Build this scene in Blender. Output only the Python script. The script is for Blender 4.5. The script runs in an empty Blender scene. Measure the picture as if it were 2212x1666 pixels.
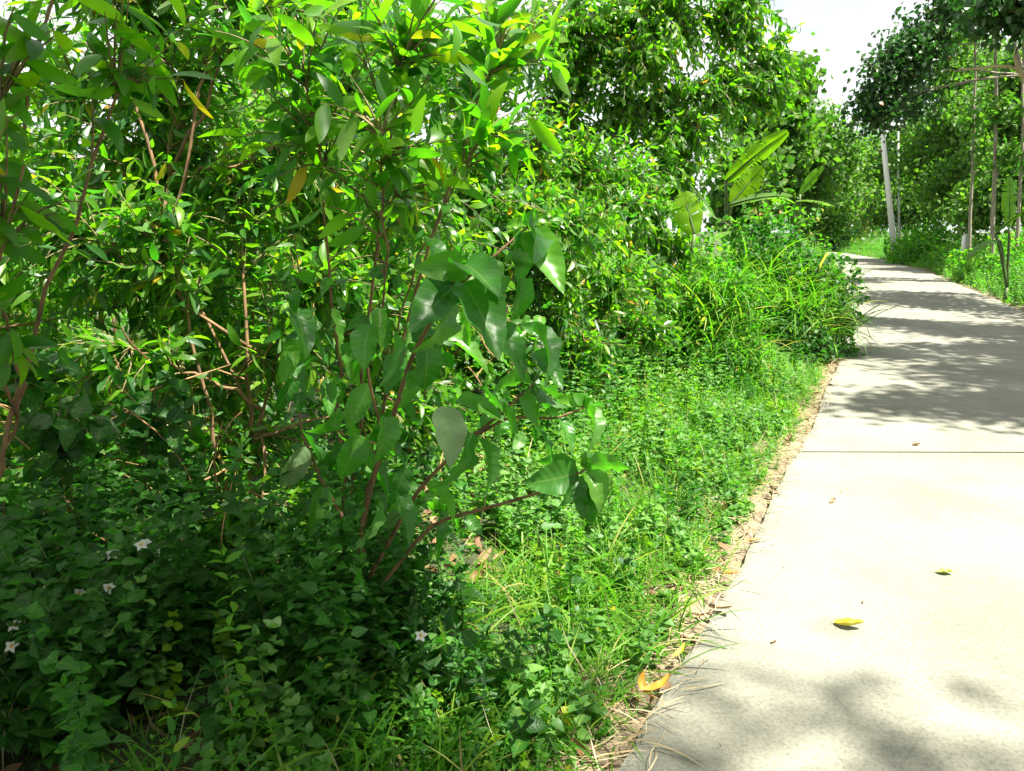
import bpy, math
import numpy as np
from mathutils import Vector, Matrix

# ------------------------------------------------------------------ camera, sky, sun, exposure
S = bpy.context.scene
COL = S.collection
PITCH = math.radians(11.3)
EYE = 1.5
FPX = 1662.0                     # focal length in pixels of a 2212 pixel wide picture
cam_d = bpy.data.cameras.new('camera')
cam = bpy.data.objects.new('camera', cam_d)
COL.objects.link(cam)
cam.location = (0, 0, EYE)
cam.rotation_euler = (math.pi / 2 - PITCH, 0, 0)
cam_d.sensor_width = 36.0
cam_d.lens = 36.0 * FPX / 2212.0
cam_d.clip_start = 0.05
cam_d.clip_end = 3000
S.camera = cam

SUN_EL = math.radians(66)
SUN_AZ = math.radians(118)       # clockwise from +Y
SUN_DIR = Vector((math.sin(SUN_AZ) * math.cos(SUN_EL), math.cos(SUN_AZ) * math.cos(SUN_EL), math.sin(SUN_EL)))
sun_d = bpy.data.lights.new('sun', 'SUN')
sun_d.energy = 5.0
sun_d.angle = math.radians(0.55)
sun_d.color = (1.0, 0.95, 0.84)
sun = bpy.data.objects.new('sun', sun_d)
COL.objects.link(sun)
sun.rotation_euler = SUN_DIR.to_track_quat('Z', 'Y').to_euler()
sun.location = (20, -10, 40)

W = bpy.data.worlds.new('World')
S.world = W
W.use_nodes = True
wn, wl = W.node_tree.nodes, W.node_tree.links
wn.clear()
w_out = wn.new('ShaderNodeOutputWorld')
w_bg = wn.new('ShaderNodeBackground')
w_bg.inputs['Strength'].default_value = 0.05
w_sky = wn.new('ShaderNodeTexSky')
w_sky.sky_type = 'NISHITA'
w_sky.sun_disc = False
w_sky.sun_elevation = SUN_EL
w_sky.sun_rotation = SUN_AZ
w_sky.air_density = 1.0
w_sky.dust_density = 1.6
w_tc = wn.new('ShaderNodeTexCoord')
w_map = wn.new('ShaderNodeMapping')
w_map.inputs['Scale'].default_value = (1.0, 1.0, 2.2)
w_map.inputs['Location'].default_value = (0.3, 0.1, 0.0)
w_nz = wn.new('ShaderNodeTexNoise')
w_nz.inputs['Scale'].default_value = 2.1
w_nz.inputs['Detail'].default_value = 7
w_nz.inputs['Roughness'].default_value = 0.55
w_rmp = wn.new('ShaderNodeValToRGB')
w_rmp.color_ramp.elements[0].position = 0.23
w_rmp.color_ramp.elements[1].position = 0.43
w_mix = wn.new('ShaderNodeMix')
w_mix.data_type = 'RGBA'
w_mix.inputs['B'].default_value = (6.4, 6.5, 6.6, 1)      # sunlit cloud
wl.new(w_tc.outputs['Generated'], w_map.inputs['Vector'])
wl.new(w_map.outputs['Vector'], w_nz.inputs['Vector'])
wl.new(w_nz.outputs['Fac'], w_rmp.inputs['Fac'])
wl.new(w_rmp.outputs['Color'], w_mix.inputs['Factor'])
wl.new(w_sky.outputs['Color'], w_mix.inputs['A'])
wl.new(w_mix.outputs['Result'], w_bg.inputs['Color'])
wl.new(w_bg.outputs['Background'], w_out.inputs['Surface'])

S.view_settings.view_transform = 'Standard'
S.view_settings.look = 'None'
S.view_settings.gamma = 1.0
S.view_settings.exposure = 1.98
S.view_settings.use_curve_mapping = False
S.render.engine = 'CYCLES'
S.cycles.use_denoising = True
S.cycles.max_bounces = 5
S.cycles.diffuse_bounces = 2
S.cycles.transmission_bounces = 3
S.cycles.glossy_bounces = 2
S.cycles.sample_clamp_indirect = 6.0

# ------------------------------------------------------------------ helpers
CP, SP = math.cos(PITCH), math.sin(PITCH)


def at(u, v, Y):
    """world point seen at picture position u, v (2212 wide) when it stands Y metres ahead"""
    xr, yr = (u - 1106.0) / FPX, -(v - 833.0) / FPX
    t = Y / (CP + yr * SP)
    return np.array((xr * t, Y, EYE + (-SP + yr * CP) * t))


def project(P):
    """picture position and depth of world points (n,3)"""
    d = P[:, 1] * CP - (P[:, 2] - EYE) * SP
    up = P[:, 1] * SP + (P[:, 2] - EYE) * CP
    d = np.maximum(d, 1e-3)
    return 1106 + FPX * P[:, 0] / d, 833 - FPX * up / d, d


def unit(a):
    return a / np.maximum(np.linalg.norm(a, axis=-1, keepdims=True), 1e-9)


class MB:
    """collects geometry; build() links it as ONE mesh object"""

    def __init__(self):
        self.v, self.l, self.t, self.uv, self.tone, self.n = [], [], [], [], [], 0

    def add(self, V, loops, totals, uv=None, tone=0.0):
        V = np.asarray(V, float).reshape(-1, 3)
        self.v.append(V)
        self.l.append(np.asarray(loops, int).ravel() + self.n)
        self.t.append(np.asarray(totals, int).ravel())
        self.uv.append(np.zeros((len(V), 2)) if uv is None else np.asarray(uv, float).reshape(-1, 2))
        tn = np.asarray(tone, float)
        self.tone.append(np.full(len(V), float(tn)) if tn.ndim == 0 else tn)
        self.n += len(V)

    def tube(self, pts, rad, k=6, tone=0.0, cap=True):
        pts = np.asarray(pts, float)
        m = len(pts)
        rad = np.broadcast_to(np.asarray(rad, float), (m,))
        tan = unit(np.gradient(pts, axis=0))
        ref = np.array((0.31, 0.17, 0.93)) if abs(tan[0][2]) < 0.8 else np.array((1.0, 0.1, 0.0))
        a = unit(np.cross(tan, ref))
        b = np.cross(tan, a)
        th = np.linspace(0, 2 * math.pi, k, endpoint=False)
        V = pts[:, None, :] + rad[:, None, None] * (np.cos(th)[None, :, None] * a[:, None, :] + np.sin(th)[None, :, None] * b[:, None, :])
        L = []
        for i in range(m - 1):
            for j in range(k):
                L += [i * k + j, i * k + (j + 1) % k, (i + 1) * k + (j + 1) % k, (i + 1) * k + j]
        T = [4] * ((m - 1) * k)
        if cap:
            L += list(range((m - 1) * k, m * k))
            T += [k]
            L += list(range(k - 1, -1, -1))
            T += [k]
        uv = np.stack([np.tile(np.arange(k) / k, m), np.repeat(np.arange(m) / m, k)], 1)
        self.add(V, L, T, uv, tone)

    def box(self, c, s, rz=0.0, tone=0.0):
        c, s = np.asarray(c, float), np.asarray(s, float) / 2
        q = np.array([(x, y, z) for x in (-1, 1) for y in (-1, 1) for z in (-1, 1)], float) * s
        cz, sz = math.cos(rz), math.sin(rz)
        q = np.stack([q[:, 0] * cz - q[:, 1] * sz, q[:, 0] * sz + q[:, 1] * cz, q[:, 2]], 1) + c
        F = [(0, 1, 3, 2), (4, 6, 7, 5), (0, 4, 5, 1), (2, 3, 7, 6), (0, 2, 6, 4), (1, 5, 7, 3)]
        self.add(q, F, [4] * 6, None, tone)

    def leaves(self, tpl, idx, pos, R, size, tone, wid=None):
        """scatter leaf templates: tpl = (V (k,n,3), loops, totals, uv)"""
        V, loops, totals, uv = tpl
        N = len(pos)
        if N == 0:
            return
        n = V.shape[1]
        Q = V[idx].copy()
        if wid is not None:
            Q[:, :, 0] *= np.asarray(wid)[:, None]
        P = np.einsum('nij,nvj->nvi', R, Q) * np.asarray(size)[:, None, None] + pos[:, None, :]
        off = (np.arange(N) * n)[:, None]
        self.add(P.reshape(-1, 3), (loops[None, :] + off).ravel(), np.tile(totals, N), np.tile(uv, (N, 1)), np.repeat(tone, n))

    def mesh(self, name, mat, origin=(0, 0, 0), smooth=True):
        V = np.concatenate(self.v) - np.asarray(origin, float)
        L = np.concatenate(self.l)
        T = np.concatenate(self.t)
        me = bpy.data.meshes.new(name)
        me.vertices.add(len(V))
        me.vertices.foreach_set('co', V.astype(np.float32).ravel())
        me.loops.add(len(L))
        me.loops.foreach_set('vertex_index', L.astype(np.int32))
        me.polygons.add(len(T))
        st = np.concatenate([[0], np.cumsum(T)[:-1]])
        me.polygons.foreach_set('loop_start', st.astype(np.int32))
        me.polygons.foreach_set('use_smooth', np.full(len(T), smooth))
        ul = me.uv_layers.new(name='UVMap')
        ul.data.foreach_set('uv', np.concatenate(self.uv)[L].astype(np.float32).ravel())
        at_ = me.attributes.new('tone', 'FLOAT', 'POINT')
        at_.data.foreach_set('value', np.concatenate(self.tone).astype(np.float32))
        me.materials.append(mat)
        me.update(calc_edges=True)
        me.validate()
        return me

    def build(self, name, mat, parent=None, origin=None, smooth=True, kind=None):
        if self.n == 0:
            return None
        org = np.asarray(origin if origin is not None else (tuple(parent.location) if parent else (0, 0, 0)), float)
        o = bpy.data.objects.new(name, self.mesh(name, mat, org, smooth))
        COL.objects.link(o)
        if parent:
            o.parent = parent
            # an empty thing sits at its base with no rotation: local = world - base
            o.location = Vector(org) - parent.location if origin is not None else (0, 0, 0)
        else:
            o.location = org
        if kind:
            o['kind'] = kind
        return o


def tag(o, label=None, cat=None, group=None, kind=None):
    for k, v in (('label', label), ('category', cat), ('group', group), ('kind', kind)):
        if v:
            o[k] = v
    return o


def empty(name, loc, label, cat, group=None):
    o = bpy.data.objects.new(name, None)
    COL.objects.link(o)
    o.location = tuple(float(x) for x in loc)
    o.empty_display_size = 0.1
    return tag(o, label, cat, group)


def frames(d, n):
    d = unit(d)
    x = unit(np.cross(d, n))
    n2 = np.cross(x, d)
    return np.stack([x, d, n2], axis=-1)


def leaf_template(variants, nst, wfn, cross=3, serrate=0.0, petiole=0.0):
    """variants: list of dicts fold, droop, sickle, curl, wave"""
    out = []
    ts = np.linspace(0, 1, nst + 1)
    xs = np.linspace(-1, 1, cross)
    for p in variants:
        ang = -p.get('droop', 0.4) * ts + p.get('lift', 0.0)
        dy = np.concatenate([[0], np.cumsum(np.cos((ang[1:] + ang[:-1]) / 2) / nst)])
        dz = np.concatenate([[0], np.cumsum(np.sin((ang[1:] + ang[:-1]) / 2) / nst)])
        sx = p.get('sickle', 0.0) * np.sin(math.pi * ts) ** 1.2
        V, UV = [], []
        for i, t in enumerate(ts):
            if i in (0, nst):
                V.append((sx[i], petiole + dy[i], dz[i]))
                UV.append((0.5, t))
                continue
            w = wfn(t)
            if serrate and i % 2:
                w *= 1 + serrate
            for x in xs:
                z = p.get('fold', 0.2) * abs(x) * w + p.get('curl', 0.0) * x * x * w + p.get('wave', 0.0) * w * abs(x) * math.sin(t * 17 + (1.3 if x > 0 else 0)) + p.get('twist', 0) * x * w * t
                V.append((sx[i] + x * w, petiole + dy[i], dz[i] + z))
                UV.append((0.5 + x * 0.5, t))
        out.append(V)
    L, T = [], []
    c = cross
    row = lambda i: 1 + (i - 1) * c
    for j in range(c - 1):
        L += [0, row(1) + j + 1, row(1) + j]
        T.append(3)
    for i in range(1, nst - 1):
        for j in range(c - 1):
            L += [row(i) + j, row(i) + j + 1, row(i + 1) + j + 1, row(i + 1) + j]
            T.append(4)
    tip = row(nst)
    for j in range(c - 1):
        L += [row(nst - 1) + j, row(nst - 1) + j + 1, tip]
        T.append(3)
    V = np.array(out)
    return V, np.array(L), np.array(T), np.array(UV)


def variants(rng, k, droop=(0.2, 1.0), sickle=(0, 0), fold=(0.1, 0.4), curl=(0, 0), wave=(0, 0), twist=(0, 0)):
    u = lambda r: float(rng.uniform(*r))
    return [dict(droop=u(droop), sickle=u(sickle), fold=u(fold), curl=u(curl), wave=u(wave), twist=u(twist)) for _ in range(k)]


RT = np.random.default_rng(11)
w_aca = lambda t: 0.118 * (math.sin(math.pi * t ** 0.85) ** 0.75)
w_ovate = lambda t: 0.33 * (math.sin(math.pi * t ** 0.62) ** 0.85) * (1.0 if t < 0.8 else 1.0 - 0.9 * (t - 0.8))
w_heart = lambda t: 0.29 * (math.sin(math.pi * t ** 0.72) ** 0.72) * (1.0 if t < 0.78 else 1.0 - 1.1 * (t - 0.78))
w_oval = lambda t: 0.27 * (math.sin(math.pi * t ** 0.85) ** 0.7)
w_blade = lambda t: 0.022 * (1 - t) ** 0.6 * min(1, 0.5 + t * 4)
ACA_HI = leaf_template(variants(RT, 8, (0.1, 1.3), (-0.10, 0.12), (0.1, 0.35), twist=(-0.6, 0.6)), 9, lambda t: 1.2 * w_aca(t), 3)
ACA_MID = leaf_template(variants(RT, 8, (0.1, 1.3), (-0.10, 0.12), (0.1, 0.35)), 4, lambda t: 1.1 * w_aca(t), 3)
ACA_LO = leaf_template(variants(RT, 8, (0.1, 1.3), (-0.10, 0.12)), 3, lambda t: 1.35 * w_aca(t), 2)
BROAD_HI = leaf_template(variants(RT, 8, (0.2, 1.8), (-0.06, 0.06), (0.05, 0.6), (0, 0.3), (0.08, 0.22), (-0.7, 0.7)), 18, w_heart, 5, 0.035)
BROAD_MID = leaf_template(variants(RT, 8, (0.2, 1.2), (-0.03, 0.03), (0.1, 0.4), (0, 0.2), (0.04, 0.12)), 6, w_heart, 3)
OVAL_HI = leaf_template(variants(RT, 8, (0.2, 1.0), (-0.04, 0.04), (0.1, 0.4), (0, 0.2), (0.04, 0.12)), 12, w_ovate, 3, 0.08)
OVAL_MID = leaf_template(variants(RT, 8, (0.2, 1.2), (-0.03, 0.03), (0.1, 0.5)), 4, w_ovate, 3)
OVAL_LO = leaf_template(variants(RT, 8, (0.2, 1.2)), 2, lambda t: 0.36, 3)
OVAL_S = leaf_template(variants(RT, 8, (0.2, 1.2), (-0.03, 0.03), (0.1, 0.5)), 3, lambda t: 1.12 * w_ovate(t), 3)
BLADE = leaf_template(variants(RT, 10, (0.3, 2.2), (-0.06, 0.06), (0.2, 0.6)), 5, w_blade, 2)
BLADE_W = leaf_template(variants(RT, 10, (0.4, 2.4), (-0.05, 0.05), (0.2, 0.6)), 7, lambda t: 1.5 * w_blade(t), 3)
STRAW = leaf_template(variants(RT, 8, (-0.3, 0.5), (-0.08, 0.08), (0, 0.4)), 3, lambda t: 0.012, 2)
DRYLEAF = leaf_template(variants(RT, 8, (-1.6, 1.8), (-0.12, 0.12), (0.2, 1.0), (0, 0.6), twist=(-1, 1)), 5, lambda t: 1.25 * w_aca(t), 3)


# ------------------------------------------------------------------ materials
def mat_new(name):
    m = bpy.data.materials.new(name)
    m.use_nodes = True
    nt = m.node_tree
    nt.nodes.clear()
    return m, nt.nodes, nt.links


def ramp(nodes, stops):
    r = nodes.new('ShaderNodeValToRGB')
    el = r.color_ramp.elements
    while len(el) < len(stops):
        el.new(0.5)
    for e, (p, c) in zip(el, stops):
        e.position = p
        e.color = (*c, 1)
    return r


def leaf_material(name, stops, trans, rough=0.42, fac=0.42, veins=0, spec=0.5, blemish=0.0):
    """stops: pigment per leaf; trans multiplies pigment for light coming through the blade"""
    m, N, L = mat_new(name)
    out = N.new('ShaderNodeOutputMaterial')
    attr = N.new('ShaderNodeAttribute')
    attr.attribute_name = 'tone'
    oi = N.new('ShaderNodeObjectInfo')
    add = N.new('ShaderNodeMath')
    add.operation = 'ADD'
    fr = N.new('ShaderNodeMath')
    fr.operation = 'FRACT'
    L.new(attr.outputs['Fac'], add.inputs[0])
    L.new(oi.outputs['Random'], add.inputs[1])
    L.new(add.outputs[0], fr.inputs[0])
    rp = ramp(N, stops)
    L.new(fr.outputs[0], rp.inputs['Fac'])
    col = rp.outputs['Color']

    def mixc(a, b, f, mode='MIX'):
        x = N.new('ShaderNodeMix')
        x.data_type = 'RGBA'
        x.blend_type = mode
        for key, val in (('A', a), ('B', b), ('Factor', f)):
            if hasattr(val, 'is_output'):
                L.new(val, x.inputs[key])
            else:
                x.inputs[key].default_value = val
        return x.outputs['Result']

    bump_h = None
    if veins:
        uv = N.new('ShaderNodeUVMap')
        sep = N.new('ShaderNodeSeparateXYZ')
        L.new(uv.outputs['UV'], sep.inputs[0])

        def mth(op, a, b=None, c=None):
            x = N.new('ShaderNodeMath')
            x.operation = op
            for i, val in enumerate((a, b, c)):
                if val is None:
                    continue
                if hasattr(val, 'is_output'):
                    L.new(val, x.inputs[i])
                else:
                    x.inputs[i].default_value = val
            return x.outputs[0]
        au = mth('ABSOLUTE', mth('SUBTRACT', sep.outputs['X'], 0.5))
        mid = mth('LESS_THAN', au, 0.028)
        ph = mth('FRACT', mth('SUBTRACT', mth('MULTIPLY', sep.outputs['Y'], float(veins)), mth('MULTIPLY', au, veins * 0.35)))
        sv = mth('LESS_THAN', mth('ABSOLUTE', mth('SUBTRACT', ph, 0.5)), 0.045)
        v = mth('MAXIMUM', mid, mth('MULTIPLY', sv, 0.6))
        col = mixc(col, (0.20, 0.28, 0.07, 1), mth('MULTIPLY', v, 0.30))
        bump_h = mth('ABSOLUTE', mth('SUBTRACT', ph, 0.5))
    nz = N.new('ShaderNodeTexNoise')
    nz.inputs['Scale'].default_value = 9.0
    nz.inputs['Detail'].default_value = 3
    geo = N.new('ShaderNodeNewGeometry')
    L.new(geo.outputs['Position'], nz.inputs['Vector'])
    nr = ramp(N, [(0.3, (0.8, 0.82, 0.8)), (0.7, (1.15, 1.1, 1.1))])
    L.new(nz.outputs['Fac'], nr.inputs['Fac'])
    col = mixc(col, nr.outputs['Color'], 1.0, 'MULTIPLY')
    under = mixc(col, (0.13, 0.19, 0.10, 1), 0.35)
    col_s = mixc(col, under, geo.outputs['Backfacing'])
    if blemish:
        n2 = N.new('ShaderNodeTexNoise')
        n2.inputs['Scale'].default_value = 60
        L.new(geo.outputs['Position'], n2.inputs['Vector'])
        r2 = ramp(N, [(0.66, (0, 0, 0)), (0.72, (1, 1, 1))])
        L.new(n2.outputs['Fac'], r2.inputs['Fac'])
        x = N.new('ShaderNodeMath')
        x.operation = 'MULTIPLY'
        L.new(r2.outputs['Color'], x.inputs[0])
        x.inputs[1].default_value = blemish
        col_s = mixc(col_s, (0.10, 0.06, 0.02, 1), x.outputs[0])
    tcol = mixc(col, (*trans, 1), 1.0, 'MULTIPLY')
    pb = N.new('ShaderNodeBsdfPrincipled')
    pb.inputs['Roughness'].default_value = rough
    pb.inputs['Specular IOR Level'].default_value = spec
    L.new(col_s, pb.inputs['Base Color'])
    if bump_h is not None:
        bp = N.new('ShaderNodeBump')
        bp.inputs['Strength'].default_value = 0.35
        bp.inputs['Distance'].default_value = 0.004
        L.new(bump_h, bp.inputs['Height'])
        L.new(bp.outputs['Normal'], pb.inputs['Normal'])
    tr = N.new('ShaderNodeBsdfTranslucent')
    L.new(tcol, tr.inputs['Color'])
    mx = N.new('ShaderNodeMixShader')
    mx.inputs[0].default_value = fac
    L.new(pb.outputs[0], mx.inputs[1])
    L.new(tr.outputs[0], mx.inputs[2])
    L.new(mx.outputs[0], out.inputs['Surface'])
    return m


def rough_material(name, c1, c2, scale=8.0, rough=0.9, bump=0.3, dist=0.01, stretch=(1, 1, 1), c3=None, scale3=1.0):
    m, N, L = mat_new(name)
    out = N.new('ShaderNodeOutputMaterial')
    pb = N.new('ShaderNodeBsdfPrincipled')
    pb.inputs['Roughness'].default_value = rough
    tc = N.new('ShaderNodeTexCoord')
    mp = N.new('ShaderNodeMapping')
    mp.inputs['Scale'].default_value = stretch
    L.new(tc.outputs['Object'], mp.inputs['Vector'])
    nz = N.new('ShaderNodeTexNoise')
    nz.inputs['Scale'].default_value = scale
    nz.inputs['Detail'].default_value = 8
    nz.inputs['Roughness'].default_value = 0.65
    L.new(mp.outputs['Vector'], nz.inputs['Vector'])
    rp = ramp(N, [(0.32, c1), (0.68, c2)])
    L.new(nz.outputs['Fac'], rp.inputs['Fac'])
    col = rp.outputs['Color']
    if c3:
        n3 = N.new('ShaderNodeTexNoise')
        n3.inputs['Scale'].default_value = scale3
        n3.inputs['Detail'].default_value = 4
        L.new(mp.outputs['Vector'], n3.inputs['Vector'])
        r3 = ramp(N, [(0.45, (0, 0, 0)), (0.65, (1, 1, 1))])
        L.new(n3.outputs['Fac'], r3.inputs['Fac'])
        x = N.new('ShaderNodeMix')
        x.data_type = 'RGBA'
        L.new(r3.outputs['Color'], x.inputs['Factor'])
        L.new(col, x.inputs['A'])
        x.inputs['B'].default_value = (*c3, 1)
        col = x.outputs['Result']
    L.new(col, pb.inputs['Base Color'])
    bp = N.new('ShaderNodeBump')
    bp.inputs['Strength'].default_value = bump
    bp.inputs['Distance'].default_value = dist
    L.new(nz.outputs['Fac'], bp.inputs['Height'])
    L.new(bp.outputs['Normal'], pb.inputs['Normal'])
    L.new(pb.outputs[0], out.inputs['Surface'])
    return m


def concrete_material():
    m, N, L = mat_new('worn_concrete')
    out = N.new('ShaderNodeOutputMaterial')
    pb = N.new('ShaderNodeBsdfPrincipled')
    pb.inputs['Roughness'].default_value = 0.92
    pb.inputs['Specular IOR Level'].default_value = 0.25
    geo = N.new('ShaderNodeNewGeometry')

    def noise(scale, detail=6, rough=0.6):
        n = N.new('ShaderNodeTexNoise')
        n.inputs['Scale'].default_value = scale
        n.inputs['Detail'].default_value = detail
        n.inputs['Roughness'].default_value = rough
        L.new(geo.outputs['Position'], n.inputs['Vector'])
        return n.outputs['Fac']

    def mix(a, b, f, mode='MIX'):
        x = N.new('ShaderNodeMix')
        x.data_type = 'RGBA'
        x.blend_type = mode
        for key, val in (('A', a), ('B', b), ('Factor', f)):
            if hasattr(val, 'is_output'):
                L.new(val, x.inputs[key])
            else:
                x.inputs[key].default_value = val
        return x.outputs['Result']
    big = ramp(N, [(0.35, (0.166, 0.164, 0.130)), (0.65, (0.226, 0.224, 0.182))])
    L.new(noise(1.3), big.inputs['Fac'])
    fine = ramp(N, [(0.30, (0.62, 0.62, 0.62)), (0.52, (1.0, 1.0, 1.0)), (0.75, (1.25, 1.25, 1.22))])
    L.new(noise(70, 3, 0.7), fine.inputs['Fac'])
    c = mix(big.outputs['Color'], fine.outputs['Color'], 0.8, 'MULTIPLY')
    grit = N.new('ShaderNodeTexVoronoi')
    grit.inputs['Scale'].default_value = 85
    L.new(geo.outputs['Position'], grit.inputs['Vector'])
    gr = ramp(N, [(0.0, (1, 1, 1)), (0.20, (0, 0, 0))])
    L.new(grit.outputs['Distance'], gr.inputs['Fac'])
    gs = N.new('ShaderNodeMath')
    gs.operation = 'MULTIPLY'
    L.new(gr.outputs['Color'], gs.inputs[0])
    gs.inputs[1].default_value = 0.55
    pick = ramp(N, [(0.45, (0.13, 0.125, 0.11)), (0.55, (0.5, 0.48, 0.42))])
    L.new(grit.outputs['Color'], pick.inputs['Fac'])
    c = mix(c, pick.outputs['Color'], gs.outputs[0])
    st = ramp(N, [(0.60, (0, 0, 0)), (0.74, (0.55, 0.55, 0.55))])
    L.new(noise(2.6, 8, 0.7), st.inputs['Fac'])
    c = mix(c, (0.17, 0.16, 0.12, 1), st.outputs['Color'])
    L.new(c, pb.inputs['Base Color'])
    bp = N.new('ShaderNodeBump')
    bp.inputs['Strength'].default_value = 0.5
    bp.inputs['Distance'].default_value = 0.004
    L.new(noise(90, 4, 0.7), bp.inputs['Height'])
    L.new(bp.outputs['Normal'], pb.inputs['Normal'])
    L.new(pb.outputs[0], out.inputs['Surface'])
    return m


G = lambda r, g, b: (r, g, b)
M = {}
M['acacia'] = leaf_material('acacia_leaf', [(0.0, G(.016, .078, .008)), (0.22, G(.030, .115, .020)), (0.36, G(.058, .125, .008)), (0.5, G(.046, .155, .005)), (0.88, G(.10, .21, .006)), (0.97, G(.12, .22, .008)), (0.985, G(.32, .24, .015)), (1.0, G(.28, .14, .03))], (3.0, 3.8, 1.0), rough=0.38, fac=0.46, spec=0.45)
M['acacia_young'] = leaf_material('acacia_leaf_young', [(0.0, G(.026, .100, .006)), (0.5, G(.065, .180, .006)), (0.88, G(.12, .24, .008)), (0.975, G(.14, .25, .008)), (0.99, G(.32, .24, .015)), (1.0, G(.28, .14, .03))], (3.0, 3.6, 1.0), rough=0.38, fac=0.48, spec=0.5)
M['acacia_near'] = leaf_material('acacia_leaf_near', [(0.0, G(.018, .090, .006)), (0.5, G(.055, .170, .005)), (0.96, G(.12, .23, .006)), (0.987, G(.30, .24, .015)), (1.0, G(.3, .16, .03))], (3.2, 3.8, 0.9), rough=0.38, fac=0.48, spec=0.4)
M['broad'] = leaf_material('broad_leaf', [(0.0, G(.022, .105, .012)), (0.6, G(.046, .165, .018)), (1.0, G(.085, .215, .022))], (1.9, 3.2, 0.6), rough=0.40, fac=0.36, veins=8, blemish=0.25, spec=0.45)
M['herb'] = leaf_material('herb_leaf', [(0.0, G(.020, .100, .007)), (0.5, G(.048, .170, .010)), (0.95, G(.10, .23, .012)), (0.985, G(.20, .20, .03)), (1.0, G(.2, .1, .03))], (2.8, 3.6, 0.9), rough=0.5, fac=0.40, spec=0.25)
M['herb_darkened'] = leaf_material('herb_leaf_darkened', [(0.0, G(.011, .062, .010)), (1.0, G(.028, .118, .009))], (2.2, 3.4, 0.8), rough=0.45, fac=0.36, veins=7, blemish=0.25, spec=0.28)  # pigment darkened to deepen the shade of the hedge-foot undergrowth
M['broad_pale'] = leaf_material('broad_leaf_underside_lit', [(0.0, G(.13, .22, .095)), (1.0, G(.17, .26, .12))], (1.2, 1.6, 0.6), rough=0.6, fac=0.25, veins=8, spec=0.3)  # paler underside pigment, with sunlight on the blade put into the colour
M['herb_pale'] = leaf_material('pale_herb_leaf', [(0.0, G(.050, .140, .025)), (0.6, G(.085, .20, .04)), (1.0, G(.12, .24, .05))], (2.2, 2.8, 0.9), rough=0.5, fac=0.36, spec=0.35)
M['herb_yellow'] = leaf_material('yellow_herb_leaf', [(0.0, G(.055, .150, .008)), (0.9, G(.13, .24, .010)), (1.0, G(.26, .22, .02))], (2.6, 3.2, 0.8), rough=0.5, fac=0.42, spec=0.25)
M['grass'] = leaf_material('grass_blade', [(0.0, G(.034, .135, .008)), (0.7, G(.080, .20, .012)), (0.94, G(.14, .23, .02)), (1.0, G(.34, .27, .11))], (2.4, 3.0, 0.9), rough=0.5, fac=0.38, spec=0.3)
M['straw'] = leaf_material('dry_straw', [(0.0, G(.24, .17, .08)), (0.6, G(.42, .33, .18)), (1.0, G(.55, .48, .32))], (0.8, 0.8, 0.6), rough=0.8, fac=0.15)
M['dry'] = leaf_material('dry_leaf', [(0.0, G(.10, .05, .025)), (0.6, G(.22, .12, .055)), (1.0, G(.36, .22, .10))], (0.9, 0.8, 0.5), rough=0.75, fac=0.15)
M['far'] = leaf_material('far_leaf', [(0.0, G(.032, .100, .012)), (0.6, G(.062, .145, .014)), (1.0, G(.10, .18, .018))], (2.2, 2.9, 1.0), rough=0.55, fac=0.40, spec=0.35)
M['olive'] = leaf_material('olive_leaf', [(0.0, G(.065, .095, .012)), (1.0, G(.13, .155, .016))], (1.9, 2.3, 0.9), rough=0.5, fac=0.36)
M['dark'] = leaf_material('dark_leaf', [(0.0, G(.014, .052, .012)), (0.75, G(.026, .082, .014)), (0.99, G(.04, .11, .014)), (0.996, G(.20, .07, .03)), (1.0, G(.22, .08, .03))], (1.6, 2.4, 0.9), rough=0.45, fac=0.30, spec=0.4)
M['banana'] = leaf_material('banana_leaf', [(0.0, G(.055, .165, .016)), (1.0, G(.11, .22, .010))], (2.6, 3.0, 0.6), rough=0.42, fac=0.5, spec=0.4)
M['banana_young'] = leaf_material('young_banana_leaf', [(0.0, G(.13, .26, .006)), (1.0, G(.14, .27, .006))], (2.6, 2.8, 0.4), rough=0.45, fac=0.55, spec=0.3)
M['bark_red'] = rough_material('reddish_bark', (.07, .042, .02), (.26, .15, .065), 30, 0.85, 0.4, 0.004, (1, 1, .3))
M['bark_stick'] = rough_material('dry_stick', (.13, .07, .025), (.34, .20, .08), 25, 0.85, 0.3, 0.003)
M['bark_grey'] = rough_material('grey_bark', (.15, .13, .10), (.33, .29, .22), 20, 0.9, 0.4, 0.01, (1, 1, .25))
M['bark_tan'] = rough_material('tan_bark', (.32, .24, .12), (.50, .40, .22), 12, 0.85, 0.3, 0.01)
M['stem'] = rough_material('green_stem', (.035, .08, .012), (.08, .13, .03), 20, 0.6, 0.1, 0.002)
M['twig'] = rough_material('twig_bark', (.10, .08, .035), (.24, .20, .08), 30, 0.8, 0.2, 0.003)
M['soil'] = rough_material('verge_soil', (.10, .075, .045), (.26, .20, .13), 14, 0.95, 0.6, 0.02)
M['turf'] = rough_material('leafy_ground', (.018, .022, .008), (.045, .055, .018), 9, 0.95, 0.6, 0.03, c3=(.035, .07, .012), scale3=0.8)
M['concrete'] = concrete_material()
M['pole'] = rough_material('pole_concrete', (.70, .70, .67), (.82, .81, .78), 6, 0.8, 0.2, 0.004, (1, 1, .2))
M['lamp_grey'] = rough_material('lamp_paint', (.42, .43, .43), (.55, .56, .56), 3, 0.45, 0.05, 0.002)
M['petal'] = leaf_material('white_petal', [(0.0, G(.70, .70, .66)), (1.0, G(.80, .80, .76))], (0.7, 0.7, 0.65), rough=0.6, fac=0.3)
M['pollen'] = rough_material('yellow_disc', (.45, .25, .02), (.60, .38, .03), 60, 0.8, 0.5, 0.002)
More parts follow.
